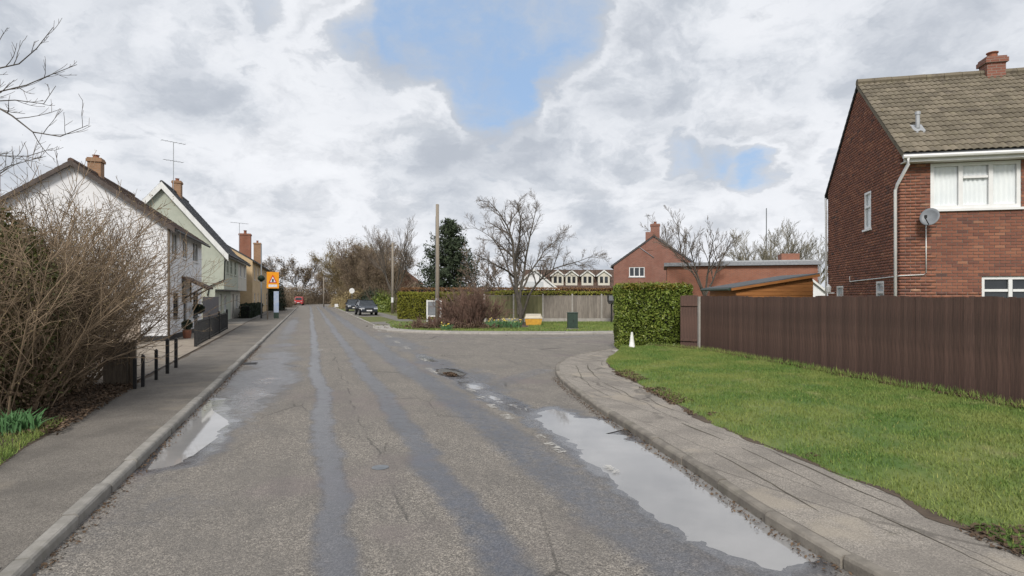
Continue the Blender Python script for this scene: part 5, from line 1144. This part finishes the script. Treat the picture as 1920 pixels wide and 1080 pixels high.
# ================================================================== CARS
def car(label, loc, rz, name='parked_car', body='car_black', W_=1.74, L_=4.15):
    root = thing(name, label, 'car', loc, rz); h = W_ / 2
    # local: front toward -y
    prof = [(-2.05, .30), (-2.08, .52), (-2.0, .68), (-1.75, .80), (-.95, .92), (1.6, .95), (2.02, .90), (2.07, .55), (2.02, .28)]
    V = []; n = len(prof)
    for sx, ins in ((-1, 0), (-.9, 1), (.9, 1), (1, 0)):
        for y, z in prof:
            tp_ = 1 - .10 * max(0, (abs(y) - 1.5) / .6); zz = z + (.035 if ins and z > .6 else 0); V.append((sx * h * tp_, y * (1 if ins else .985), zz))
    Fc = []
    for s in range(3):
        for i in range(n): j = (i + 1) % n; Fc.append((s * n + i, s * n + j, (s + 1) * n + j, (s + 1) * n + i))
    Fc += [tuple(range(n)), tuple(range(3 * n, 4 * n))[::-1]]
    b = MB(); b.add(V, Fc); b.build('body', M[body], root, True, bevel=.02)
    cab = [(-.95, .93, .80), (-.25, 1.43, .60), (1.15, 1.45, .60), (1.85, .95, .76)]; b = MB(); VV = []
    for sx in (-1, 1): VV += [(sx * w * h / .87, y, z) for y, z, w in cab]
    b.add(VV, [(0, 1, 2, 3), (4, 7, 6, 5), (0, 4, 5, 1), (1, 5, 6, 2), (2, 6, 7, 3), (0, 3, 7, 4)]); b.build('windows', M['glass_dark'], root)
    b = MB(); b.box(-.63, .63, -.27, 1.18, 1.425, 1.475); b.build('roof', M[body], root, True, bevel=.02)
    for sx in (-1, 1):
        b = MB(); b.tube([(sx * .80, -.95, .94), (sx * .62, -.25, 1.445)], .028, 6); b.tube([(sx * .76, .45, .95), (sx * .62, .45, 1.44)], .03, 6); b.tube([(sx * .78, 1.85, .95), (sx * .62, 1.17, 1.45)], .035, 6); b.build('pillar', M[body], root)
        b = MB(); b.box(sx * .94 - .09, sx * .94 + .09, -.72, -.6, .9, 1.05); b.build('wing_mirror', M[body], root, bevel=.02)
        b = MB(); b.box(sx * .63 - .19, sx * .63 + .19, -2.075, -1.9, .60, .74); b.build('headlight', M['lamp_glass'], root, bevel=.02)
        b = MB(); b.box(sx * .66 - .14, sx * .66 + .14, 1.95, 2.06, .66, .84); b.build('tail_light', M['tail_red'], root)
        for y in (-1.3, 1.28):
            b = MB(); b.tube([(sx * (h - .2), y, .31), (sx * (h + .01), y, .31)], .31, 20); w_ = b.build('wheel', M['tyre'], root); b = MB(); b.tube([(sx * (h + .0), y, .31), (sx * (h + .018), y, .31)], .2, 14); b.build('rim', M['rim'], w_)
    b = MB(); b.box(-.4, .4, -2.10, -2.05, .58, .68); b.build('grille', M['car_plastic'], root); b = MB(); b.box(-.6, .6, -2.10, -2.04, .28, .40); b.build('lower_intake', M['car_plastic'], root)
    b = MB(); b.box(-.26, .26, -2.115, -2.10, .42, .54); b.build('number_plate', M['plate_white'], root); return root
c1 = at(686, 0, 59.5); car('dark parked car with white front plate facing us on the right verge', (c1[0], c1[1], .12), math.atan2(DY, DX) - R(90) + R(4))
c2 = at(663, 0, 74); car('second dark car parked behind the first, mostly hidden', (c2[0], c2[1], .12), math.atan2(DY, DX) - R(90))
rv = at(561, 0, 128)
vn = thing('red_van', 'small red van coming along the far end of the road', 'van', (rv[0], rv[1], .0), R(14))
b = MB(); b.add([(-.85, -1.9, .35), (.85, -1.9, .35), (.85, 1.9, .35), (-.85, 1.9, .35), (-.85, -1.95, .95), (.85, -1.95, .95), (.85, 1.9, .95), (-.85, 1.9, .95), (-.72, -1.1, 1.8), (.72, -1.1, 1.8), (.76, 1.85, 1.85), (-.76, 1.85, 1.85), (-.8, -1.5, 1.05), (.8, -1.5, 1.05)],
    [(0, 3, 2, 1), (0, 1, 5, 4), (1, 2, 6, 5), (2, 3, 7, 6), (3, 0, 4, 7), (4, 5, 13, 12), (12, 13, 9, 8), (8, 9, 10, 11), (10, 6, 7) , (10, 7, 11), (5, 6, 10, 9, 13), (4, 12, 8, 11, 7)]); b.build('body', M['van_red'], vn, bevel=.02)
b = MB(); b.poly([(-.68, -1.5, 1.12), (.68, -1.5, 1.12), (.62, -1.2, 1.68), (-.62, -1.2, 1.68)]); q = b.build('windscreen', M['glass_dark'], vn, fix=False); q.location = (0, -.03, .02)
for sx in (-1, 1):
    b = MB(); b.box(sx * .6 - .14, sx * .6 + .14, -1.98, -1.9, .72, .86); b.build('headlight', M['lamp_glass'], vn)
    for y in (-1.2, 1.2): b = MB(); b.tube([(sx * .66, y, .3), (sx * .87, y, .3)], .3, 16); b.build('wheel', M['tyre'], vn)
b = MB(); b.box(-.5, .5, -1.99, -1.94, .36, .52); b.build('bumper', M['car_plastic'], vn); b = MB(); b.box(-.25, .25, -2.0, -1.99, .55, .66); b.build('number_plate', M['plate_white'], vn)

# ================================================================== TREES AND BUSHES
class Tree:
    def __init__(s, seed): s.rs = np.random.RandomState(seed); s.g = {}; s.tips = []
    def add(s, P_, R_, sides, part):
        s.g.setdefault((len(P_), sides, part), []).append((P_, R_))
    def curve(s, p, d, L, n, wig, up):
        pts = [p]; d = d / np.linalg.norm(d)
        for i in range(n - 1):
            d = d + s.rs.normal(0, wig, 3); d[2] += up; d /= np.linalg.norm(d); pts.append(pts[-1] + d * (L / (n - 1)))
        return np.array(pts)
    def branch(s, P_, r0, r1, lvl, spec):
        n = len(P_); R_ = np.linspace(r0, r1, n); sides = 7 if lvl == 0 else (5 if lvl == 1 else 3)
        s.add(P_, R_, sides, 'trunk' if lvl <= spec.get('woodlvl', 1) else 'twigs')
        if lvl >= len(spec['n']): s.tips.append(P_[-1]); s.tips.append(P_[n // 2]); return
        Ltot = np.linalg.norm(np.diff(P_, axis=0), axis=1).sum(); cnt = spec['n'][lvl]; cnt = int(cnt * (.75 + .5 * s.rs.rand()) + .5)
        u0 = spec['start'][lvl]
        for k in range(cnt):
            u = u0 + (1 - u0) * (k + s.rs.rand()) / cnt; x = min(u * (n - 1), n - 1.001); i = int(x); f = x - i
            p = P_[i] * (1 - f) + P_[i + 1] * f; t = P_[i + 1] - P_[i]; t /= np.linalg.norm(t)
            a = spec['ang'][lvl] * (.7 + .6 * s.rs.rand()); rv_ = s.rs.normal(size=3); rv_ -= t * rv_.dot(t); rv_ /= np.linalg.norm(rv_)
            d = t * math.cos(a) + rv_ * math.sin(a); d[2] += spec.get('lift', .15)
            L = spec['len'][lvl] * Ltot * (1 - .45 * u) * (.6 + .8 * s.rs.rand()) if not spec.get('abs') else spec['len'][lvl] * (.6 + .8 * s.rs.rand())
            rr0 = max(R_[i] * spec.get('rk', .6), spec['rmin']); nn = 5 if lvl < len(spec['n']) - 1 else 4
            s.branch(s.curve(p, d, L, nn, spec['wig'], spec['up']), rr0, max(rr0 * .35, spec['rmin'] * .7), lvl + 1, spec)
    def meshes(s, part, rnd=False):
        V = []; Fc = []; A = []; base = 0
        for (n, sd_, pt), lst in s.g.items():
            if pt != part: continue
            Pn = np.array([a for a, _ in lst]); Rn = np.array([r for _, r in lst]); N = len(lst)
            T = np.gradient(Pn, axis=1); T /= np.linalg.norm(T, axis=2)[..., None] + 1e-9
            ref = np.where(np.abs(T[:, :1, 2:3]) < .9, np.array([0, 0, 1.0]), np.array([1.0, 0, 0])); A1 = np.cross(T, ref); A1 /= np.linalg.norm(A1, axis=2)[..., None] + 1e-9; B1 = np.cross(T, A1)
            an = np.arange(sd_) * 2 * math.pi / sd_
            vv_ = Pn[:, :, None, :] + Rn[:, :, None, None] * (A1[:, :, None, :] * np.cos(an)[None, None, :, None] + B1[:, :, None, :] * np.sin(an)[None, None, :, None])
            V.append(vv_.reshape(-1, 3)); A.append(np.repeat(s.rs.rand(N), n * sd_))
            ix = base + np.arange(N * n * sd_).reshape(N, n, sd_); nx = np.roll(ix, -1, axis=2)
            Fc.append(np.stack([ix[:, :-1], nx[:, :-1], nx[:, 1:], ix[:, 1:]], -1).reshape(-1, 4)); base += N * n * sd_
        if not V: return None
        return np_mesh(part, np.concatenate(V), np.concatenate(Fc), {'rnd': np.concatenate(A)}, True)
    def finish(s, root, wood, twig, crown='crown'):
        m_ = s.meshes('trunk'); 
        if m_: link('trunk', m_, M[wood], root)
        m_ = s.meshes('twigs')
        if m_: o = link(crown, m_, M[twig], root)
V3 = lambda *a: np.array(a, dtype=float)
def baretree(label, loc, h, seed, spread=.5, trunk_r=.18, fork=.25, n=(7, 8, 7, 5), twig='twig_grey', wood='bark', name='bare_tree', up=.06, wig=.12, buds=None, budn=0, budsize=.1, guides=None, group=None, lens=(.62, .48, .45, .5), rmin=.008, cat='tree', ang=(.75, .75, .8, .8), limbs=4, dome=0):
    root = thing(name, label, cat, loc, 0, group); t = Tree(seed)
    spec = dict(n=list(n), start=[.35, .2, .15, .1], ang=list(ang), len=list(lens), wig=wig, up=up, rmin=rmin, lift=.12)
    if guides is None:
        guides = []; k = limbs
        tr0 = t.curve(V3(0, 0, -.1), V3(.02, 0, 1), h * fork, 4, .05, .1); t.add(tr0, np.linspace(trunk_r * 1.2, trunk_r, 4), 8, 'trunk')
        for i in range(k):
            a = i * 6.28 / k + t.rs.rand(); d = V3(math.cos(a) * spread, math.sin(a) * spread, 1)
            t.branch(t.curve(tr0[-1] - V3(0, 0, .05), d, h * (1 - fork) * (.8 + .3 * t.rs.rand()), 7, .10, .08), trunk_r * .62, .02, 0, spec)
    else:
        for g_, r0, r1 in guides:
            g_ = np.array(g_, float); L = np.concatenate([[0], np.cumsum(np.linalg.norm(np.diff(g_, axis=0), axis=1))]); u = np.linspace(0, L[-1], 9)
            q = np.stack([np.interp(u, L, g_[:, i]) for i in range(3)], 1); q[1:-1] = (q[:-2] + 2 * q[1:-1] + q[2:]) / 4; q[1:] += t.rs.normal(0, .03, (8, 3)); t.branch(q, r0, r1, 0, spec)
    t.finish(root, wood, twig)
    if dome:
        v = t.rs.normal(size=(dome, 3)); v /= np.linalg.norm(v, axis=1)[:, None]; v *= (t.rs.rand(dome) ** .33)[:, None]
        v *= (.72 + .56 * fbm(np.arctan2(v[:, 1], v[:, 0]) * 2.5 + 9, v[:, 2] * 3.5, 1.3, seed, 3))[:, None]
        keep_ = vnoise(v[:, 0] * 3.1 + 7, v[:, 2] * 3.1 + v[:, 1] * 2, 1.6, seed + 9) > .26; v = v[keep_]
        leaves('catkins', v * np.array([h * .40, h * .40, h * .47]) + np.array([0, 0, h * .50]), budsize * .9, M[buds], seed + 900, root, kind='stuff')
    if buds:
        tp_ = np.array(t.tips); i = t.rs.randint(0, len(tp_), budn); leaves('buds', tp_[i] + t.rs.normal(0, .42, (budn, 3)), budsize, M[buds], seed + 500, root, kind='stuff')
    return root
# the spreading tree on the far grass strip; limbs follow its real fork
def g3(lst, loc): return [tuple(np.array(at(px, py, Y)) - np.array(loc)) for px, py, Y in lst]
tl = (at(975, 0, 39.6)[0], 39.6, .1)
gd = [(g3([(978, 610, 39.6), (975, 585, 39.6), (972, 560, 39.6), (966, 520, 39.5), (963, 480, 39.3), (962, 440, 39.2), (950, 410, 39), (930, 392, 38.8), (912, 372, 38.6)], tl), .175, .012),
      (g3([(972, 590, 39.6), (974, 555, 39.7), (980, 520, 39.9), (986, 480, 40.1), (993, 440, 40.3), (1000, 415, 40.4), (1008, 378, 40.6)], tl), .12, .012),
      (g3([(976, 600, 39.6), (984, 572, 39.3), (998, 545, 38.8), (1012, 520, 38.3), (1035, 503, 37.8), (1062, 497, 37.2), (1090, 488, 36.8), (1112, 480, 36.4)], tl), .10, .01),
      (g3([(972, 560, 39.6), (955, 510, 40.4), (942, 470, 41.2), (925, 445, 41.8), (900, 430, 42.2), (884, 425, 42.4)], tl), .08, .01),
      (g3([(978, 545, 39.7), (1000, 500, 40.8), (1022, 465, 41.6), (1046, 448, 42.2), (1064, 440, 42.5)], tl), .075, .01),
      (g3([(965, 520, 39.5), (945, 505, 38.2), (915, 490, 37.2), (895, 478, 36.5)], tl), .085, .016),
      (g3([(966, 490, 39.4), (975, 450, 38.4), (978, 410, 37.8), (970, 380, 37.4)], tl), .08, .016)]
baretree('bare spreading tree on the grass strip behind the yellow grit bin', tl, 9, 3, guides=gd, n=(15, 10, 7), lens=(.25, .52, .58), rmin=.0058, wig=.085, up=.012, twig='twig_grey')
# branches reaching in from a tree left of the frame
tl = (-10.4, 9.4, .1)
def gb_(lst, y0, y1): return g3([(px, py, y0 + (y1 - y0) * i / (len(lst) - 1)) for i, (px, py) in enumerate(lst)], tl)
gd = [([(0, 0, -.1), (.1, 0, 1.5), (0, .1, 3.0), (.1, .2, 4.6), (0, .2, 6.5), (.2, .2, 8.5)], .22, .05),
      (gb_([(-270, 175), (-120, 150), (0, 127), (40, 120), (63, 115), (80, 83), (97, 50)], 9.4, 8.8), .022, .004),
      (gb_([(-270, 205), (-120, 172), (0, 167), (67, 160), (113, 153), (142, 127)], 9.4, 9.2), .022, .004),
      (gb_([(-270, 230), (-120, 195), (0, 187), (27, 193), (67, 201), (92, 202), (107, 167)], 9.5, 9.9), .02, .004),
      (gb_([(-270, 160), (-100, 170), (0, 202), (20, 217), (50, 240), (80, 258), (130, 265), (165, 238)], 9.4, 8.6), .025, .004),
      (gb_([(-270, 300), (-100, 300), (0, 290), (40, 288), (77, 283), (95, 277)], 9.5, 9.3), .02, .004),
      (gb_([(-260, 80), (-100, 90), (0, 100), (8, 90), (13, 65)], 9.4, 9.3), .016, .004),
      (gb_([(-260, 330), (-80, 345), (10, 320), (55, 295), (90, 290)], 9.8, 11), .018, .004),
      (gb_([(-260, 350), (-80, 360), (0, 330), (30, 312), (45, 300)], 9.8, 10.5), .016, .004)]
baretree('overhanging bare branches of a tree at the left edge', tl, 9, 8, guides=gd, n=(9, 3), lens=(.14, .4), rmin=.0038, wig=.08, up=.12, twig='twig_grey', wood='bark', ang=(.7, .7))
# other trees, back to front order of distance
def Xp(px, Y): return (px - 960) / F * Y
baretree('tall bare tree behind the thinner wooden pole', (Xp(738, 78), 78, .1), 9.6, 11, .6, .2, .2, (10, 10, 8), 'twig_grey', lens=(.5, .5, .5), rmin=.0085, wig=.06, up=.07, ang=(.5, .5, .5))
baretree('bare tree with upright twigs in front of the long brick building', (Xp(1322, 40), 40, .1), 6.6, 12, .38, .12, .3, (9, 8, 6), 'twig_grey', lens=(.45, .45, .45), rmin=.008, wig=.08, ang=(.6, .6, .6))
baretree('slender bare tree right of the gabled brick house chimney', (Xp(1268, 56), 56, .1), 8.6, 13, .35, .12, .3, (9, 8, 6), 'twig_grey', lens=(.42, .45, .45), rmin=.010, wig=.08, ang=(.6, .6, .6))
baretree('rounded pale bare tree above the flat roof, left of its pair', (Xp(1440, 62), 62, .1), 8.2, 14, 1.0, .2, .15, (11, 10, 7), 'twig_pale', lens=(.45, .48, .5), rmin=.012, wig=.07, ang=(.6, .6, .6), limbs=8, wood='twig_pale')
baretree('rounded pale bare tree above the flat roof, nearest the brick house', (Xp(1505, 64), 64, .1), 8.4, 15, 1.0, .2, .15, (11, 10, 7), 'twig_pale', lens=(.45, .48, .5), rmin=.012, wig=.07, ang=(.6, .6, .6), limbs=8, wood='twig_pale')
baretree('dark twiggy tree behind the panel fence and spreading tree', (Xp(905, 52), 52, .1), 5.4, 16, .7, .14, .2, (7, 7, 5), 'twig_brown', lens=(.5, .5, .5), rmin=.014)
baretree('second dark twiggy tree right of the conifer', (Xp(950, 60), 60, .1), 5.0, 17, .8, .14, .2, (7, 7, 5), 'twig_brown', lens=(.5, .5, .5), rmin=.016)
for i, (s_, t_, h_, sp_, lab) in enumerate(((92, 10.5, 8.2, .65, 'brown budding tree nearest us in the thicket right of the road'), (103, 8.8, 9.8, .62, 'tallest brown tree in the thicket beyond the parked cars'), (112, 9.5, 10.2, .6, 'brown tree in the middle of the roadside thicket'), (121, 6.8, 9.6, .6, 'olive tree at the left end of the roadside thicket'), (134, 8.8, 7.5, .6, 'small olive tree beyond the roadside thicket'))):
    q = P(min(s_, 117), t_, .1) if s_ < 118 else (DX * s_ + NX * t_, DY * s_ + NY * t_, .1)
    baretree(lab, q, h_, 30 + i, sp_, .26, .14, (9, 9, 6), ('twig_brown', 'twig_brown', 'twig_olive', 'twig_olive', 'twig_olive')[i], lens=(.52, .5, .5), rmin=.024, buds=('bud_brown', 'bud_brown', 'bud_olive', 'bud_olive', 'bud_olive')[i], budn=14000, budsize=.15, name='budding_tree', limbs=7, dome=24000)
for i, (s_, t_, h_, lab) in enumerate(((150, -2, 9, 'far bare tree left of the red van'), (163, 4, 7.5, 'far low tree closing the road above the red van'), (146, 13, 9, 'far tree behind the roadside thicket'), (172, -10, 10, 'far slender tree beyond the orange sign'), (165, 12, 7, 'far round tree at the bend of the road'))):
    q = (DX * s_ + NX * t_, DY * s_ + NY * t_, .1); baretree(lab, q, h_, 50 + i, .55, .22, .15, (8, 8, 6), 'twig_dark' if i in (0, 3) else 'twig_brown', lens=(.5, .5, .5), rmin=.03, buds='bud_brown', budn=5000, budsize=.25)
# low scrub along the far roads
def scrub(name, label, loc, rx, ry, rz_, n, mat, size, seed, twigs=0, twm='twig_brown', cat='bush'):
    root = thing(name, label, cat, loc); rs = np.random.RandomState(seed); v = rs.normal(size=(n, 3)); v /= np.linalg.norm(v, axis=1)[:, None]
    v *= (rs.rand(n) ** .4)[:, None]; bl = .75 + .5 * fbm(np.arctan2(v[:, 1], v[:, 0]) * 2, v[:, 2] * 3, 1.2, seed); v *= bl[:, None]; v[:, 2] = np.abs(v[:, 2])
    leaves('foliage', v * np.array([rx, ry, rz_]), size, M[mat], seed, root, kind='stuff')
    t = Tree(seed)
    for i in range(max(twigs, 12)):
        a = rs.rand() * 6.28; d = V3(math.cos(a) * rs.rand() * rx, math.sin(a) * rs.rand() * ry, rz_ * (.9 + .5 * rs.rand())); t.branch(t.curve(V3(d[0] * .4, d[1] * .4, 0), d, np.linalg.norm(d) * .9, 5, .1, .02), .02, .006, 0, dict(n=[5], start=[.3], ang=[.6], len=[.35], wig=.12, up=.05, rmin=.007, woodlvl=0))
    t.finish(root, twm, twm); return root
scrub('evergreen_bush', 'bright green evergreen bush behind the parked cars', (*P(72, 8.4)[:2], .1), 2.2, 2.0, 2.6, 5000, 'laurel', .2, 61)
scrub('evergreen_bush', 'dark ivy bush under the roadside thicket', (*P(84, 8.0)[:2], .1), 2.2, 2.5, 3.0, 5000, 'hedge_dark', .22, 62)
scrub('scrub', 'brown scrub below the tall bare tree by the thin pole', (*P(69, 11.5)[:2], .1), 2.6, 2.2, 3.6, 5000, 'bud_brown', .2, 63, 40)
scrub('scrub', 'brown scrub at the foot of the roadside thicket', (*P(98, 7.5)[:2], .1), 2.5, 8, 3.2, 6000, 'bud_olive', .24, 64, 30)
scrub('scrub', 'dull green scrub beyond the thicket at the bend', (*P(117, 7.2)[:2], .1), 2.5, 9, 3.0, 6000, 'bud_olive', .26, 65, 30)
scrub('evergreen_bush', 'tall dark evergreen right behind the orange sign', (*P(84, -4.6)[:2], .1), 1.7, 3.0, 4.6, 6000, 'hedge_dark', .24, 66)
scrub('scrub', 'brown scrub left of the far bend', (*P(104, -5.2)[:2], .1), 2.2, 7, 3.0, 5000, 'bud_brown', .25, 67, 30)
scrub('scrub', 'dark hedgerow closing the far end of the road', (DX * 160 + NX * 2, DY * 160 + NY * 2, .1), 22, 5, 5.0, 16000, 'bud_brown', .4, 68, 60)
scrub('scrub', 'dark scrub behind the red van', (DX * 146 - NX * 6, DY * 146 - NY * 6, .1), 8, 4, 4.5, 8000, 'bud_brown', .35, 69, 40)
scrub('scrub', 'hedgerow mass right of the far bend', (DX * 138 + NX * 13, DY * 138 + NY * 13, .1), 7, 6, 5.5, 9000, 'bud_olive', .35, 70, 40)
# conifer
def conifer(label, loc, h, w, seed):
    root = thing('conifer_tree', label, 'tree', loc); rs = np.random.RandomState(seed); b = MB(); b.tube([(0, 0, 0), (.05, 0, h * .5), (0, 0, h * .97)], [.2, .12, .03], 8); b.build('trunk', M['bark'], root)
    pts = []; t = Tree(seed)
    for i in range(340):
        u = rs.rand() ** .9; z = h * (.05 + .93 * u); a = rs.rand() * 6.28; L = w * (1 - u) ** .7 * (.6 + .65 * rs.rand()) + .3; d = V3(math.cos(a), math.sin(a), .25 - .45 * (1 - u)); q = t.curve(V3(0, 0, z), d, L, 5, .08, .04); t.add(q, np.linspace(.03, .008, 5), 3, 'trunk')
        for k in range(int(50 * L / w) + 14): f = .25 + .75 * rs.rand(); j = min(int(f * 4), 3); p = q[j] + (q[j + 1] - q[j]) * (f * 4 - j); pts.append(p + rs.normal(0, .16, 3) + V3(0, 0, -.08))
    link('boughs', t.meshes('trunk'), M['bark'], root); leaves('crown', np.array(pts), .34, M['conifer'], seed, root, asp=.3)
conifer('dark green conifer behind the telegraph pole', (Xp(842, 60), 60, .1), 9.7, 4.0, 71)
# brown shrub round the telegraph pole
def twigbush(label, loc, n, rx, ry, hgt, seed, mat, name='bare_shrub', lean=(0, 0), rmin=.006, sub=(6, 4), wood=None):
    root = thing(name, label, 'bush', loc); t = Tree(seed); rs = t.rs
    for i in range(n):
        a = rs.rand() * 6.28; q = rs.rand() ** .5; x, y = math.cos(a) * q * rx * .75, math.sin(a) * q * ry * .75; d = V3(x * .8 / rx + lean[0] + rs.normal(0, .2), y * .8 / ry + lean[1] + rs.normal(0, .2), 1.0)
        h = hgt * (1 - .45 * q * q) * (.7 + .4 * rs.rand()); t.branch(t.curve(V3(x, y, 0), d, h, 6, .14, -.015), rmin * 2.2, rmin, 0, dict(n=list(sub), start=[.2, .1], ang=[.6, .6], len=[.42, .5], wig=.16, up=.0, rmin=rmin, woodlvl=0))
    t.finish(root, wood or mat, mat); return root, t
r1, t_ = twigbush('brown twiggy shrub surrounding the telegraph pole', (Xp(882, 37), 37.2, .1), 150, 1.9, 1.5, 2.5, 81, 'twig_red', rmin=.011)
r2, t_ = twigbush('low reddish brown shrub left of the telegraph pole', (Xp(818, 35.3), 35.3, .1), 90, 1.9, 1.0, .75, 82, 'twig_red', rmin=.01)
pts = np.random.RandomState(5).normal(size=(2600, 3)) * np.array([1.5, .5, .12]); pts[:, 2] = np.abs(pts[:, 2]); leaves('leaf_litter', pts + np.array([Xp(850, 35), 34.9, .14]), .11, M['litter'], 90, None, .5, 'dead brown leaves below the far shrub', 'leaves', 'stuff')
twigbush('scrubby bare growth behind the panel fence, left end', (Xp(900, 47.5), 47.5, .1), 90, 3.0, 1.0, 3.2, 83, 'twig_brown', rmin=.012)
# the big twiggy bush, left foreground: three shrubs grown together
BUSH = dict(rmin=.0055)
def bigbush(label, sc, tc, n, rs_s, rt_, hgt, seed, lean, mat='twig_bush', sub=(10, 6), start=.14, up=-.02):
    loc = P(sc, tc, .1); root = thing('twiggy_bush', label, 'bush', loc); t = Tree(seed); rs = t.rs
    for i in range(n):
        ds_, dt_ = rs.uniform(-rs_s, rs_s), rs.uniform(-rt_, rt_); x = DX * ds_ + NX * dt_; y = DY * ds_ + NY * dt_
        ls, lt = lean[0] + ds_ / rs_s * .3 + rs.normal(0, .22), lean[1] + dt_ / rt_ * .32 + rs.normal(0, .22)
        d = V3(DX * ls + NX * lt, DY * ls + NY * lt, 1.0); h = hgt * (.55 + .55 * rs.rand())
        t.branch(t.curve(V3(x, y, 0), d, h, 7, .15, up), .009 + .013 * rs.rand() ** 3, .004, 0, dict(n=list(sub), start=[start, .1], ang=[.75, .8], len=[.36, .45], wig=.16, up=.02, rmin=.0042, woodlvl=0))
    t.finish(root, mat, mat); return root, loc, t
b1, l1, t1_ = bigbush('tall dense brown bush nearest us at the left edge', 11.3, -4.75, 130, 1.2, .7, 3.4, 91, (.0, -.05))
b2, l2, t2_ = bigbush('twiggy bush in front of the white house gable', 13.4, -4.85, 150, 1.0, .65, 3.5, 92, (.08, .04), start=.22, up=.02)
b3, l3, t3_ = bigbush('arching twiggy bush beside the low wooden panel', 14.9, -4.95, 75, .7, .5, 3.5, 93, (.10, .14), start=.35, up=.02)
rs = np.random.RandomState(77)
def cloud(n, a, b, c, off, pw=.45): v = rs.normal(size=(n, 3)); v /= np.linalg.norm(v, axis=1)[:, None]; v *= (rs.rand(n) ** pw)[:, None] * (.8 + .4 * vnoise(v[:, 0] * 2 + 5, v[:, 2] * 2 + v[:, 1], 2.2, n))[:, None]; return (v[:, :1] * a * np.array([[DX, DY, 0]]) + v[:, 1:2] * b * np.array([[NX, NY, 0]]) + v[:, 2:3] * c * np.array([[0, 0, 1]])) + np.array(off)
leaves('ivy', cloud(20000, 1.5, 1.0, 1.8, (0, 0, 1.5), .22), .065, M['ivy'], 94, b1, kind='stuff')
leaves('dry_leaves', cloud(11000, 1.55, 1.02, 1.85, (0, 0, 1.45), .2), .06, M['dry'], 194, b1, kind='stuff')
leaves('dead_leaves', cloud(6500, 1.6, 1.1, 1.0, (0, 0, .6)) * np.array([1, 1, 1]), .06, M['litter'], 95, b1, kind='stuff')
leaves('dead_leaves', cloud(15000, 1.3, .95, 1.6, (0, 0, 1.0), .3), .055, M['dry'], 96, b2, kind='stuff')
leaves('ivy', cloud(13000, 1.25, .85, 1.5, (0, 0, 1.15), .22), .055, M['ivy'], 97, b2, kind='stuff')
leaves('ivy', cloud(5200, .7, .55, .95, (0, 0, .8), .3), .06, M['ivy'], 98, b3, kind='stuff')
leaves('dead_leaves', cloud(3500, .9, .7, .8, (0, 0, .6)), .06, M['litter'], 99, b3, kind='stuff')
leaves('dry_leaves', cloud(9000, .95, .75, 1.5, (.1, .1, 1.35), .35), .042, M['dry'], 199, b3, kind='stuff')
for tt_, bb_, sd_ in ((t2_, b2, 120), (t3_, b3, 121), (t1_, b1, 122)):
    tp_ = np.array(tt_.tips); ii = rs.randint(0, len(tp_), 9000); leaves('buds', tp_[ii] + rs.normal(0, .05, (9000, 3)), .024, M['bud_olive'], sd_, bb_, kind='stuff')
lit = np.array([P(s, ledge(s) - q, KH + .035) for s, q in zip(rs.uniform(9.6, 14.6, 7000), rs.rand(7000) ** 1.1 * 2.0 - .12)]); lit[:, 2] += rs.rand(len(lit)) * .06
leaves('leaf_litter', lit, .055, M['litter'], 100, None, .6, 'dead brown leaves under the big left bush', 'leaves', 'stuff')
# ivy clad bare hedge behind (between bush and outbuilding)
bigbush('tangled thin brown growth behind the left bush', 18.2, -5.9, 80, 1.0, .8, 2.9, 101, (0, 0), 'twig_brown', (6, 4))

# ================================================================== SMALL THINGS ON THE GROUND
gl_ = thing('gully_grate', 'dark iron drain grate beside the left kerb', 'drain', (*P(19.2, -1.66)[:2], .006), ANG_ROAD)
b = MB(); b.box(-.24, .24, -.2, .2, -.01, .004); b.build('frame', M['black_metal'], gl_)
for k in range(6): b = MB(); b.box(-.2 + k * .07, -.165 + k * .07, -.17, .17, .004, .012); b.build('bar', M['black_metal'], gl_)
mh = thing('iron_cover', 'small round iron cover in the middle of the road', 'cover', (*G(713, 877)[:2], .003)); b = MB(); b.lathe([(.1, .0), (.1, .004), (.085, .006), (.02, .006)], 18); b.build('lid', M['grey_metal'], mh)
ml = cloud(500, .45, .16, .02, (0, 0, 0)); ml[:, 2] = np.abs(ml[:, 2]) + .004; c = G(845, 702); leaves('mud_leaves', ml + np.array([c[0], c[1], 0]), .06, M['litter'], 110, None, .8, 'dark wet leaves and mud in the pothole at the junction', 'leaves', 'stuff')
rs = np.random.RandomState(9)
gk = np.array([P(s, -1.88 + abs(rs.normal(0, .06)), .008) for s in rs.uniform(3.5, 26, 1500)]); leaves('gutter_leaves', gk, .035, M['litter'], 111, None, .8, 'bits of dead leaf along the left kerb', 'leaves', 'stuff')
kr = resample(KRs[:40], 1400); kr = kr + rs.normal(0, .05, kr.shape) + np.array([[-.07, -.02]]); leaves('gutter_leaves', np.concatenate([kr, np.full((len(kr), 1), .006)], 1), .035, M['litter'], 112, None, .8, 'bits of dead leaf along the right kerb', 'leaves', 'stuff')
mast = MB(); mast.tube([(0, 0, 0), (0, 0, 11.6)], .05, 6); o = mast.build('thin_mast', M['grey_metal'], None); o.location = (Xp(1437, 66), 66, .1); tag(o, 'thin bare mast rising above the pale trees', 'mast')
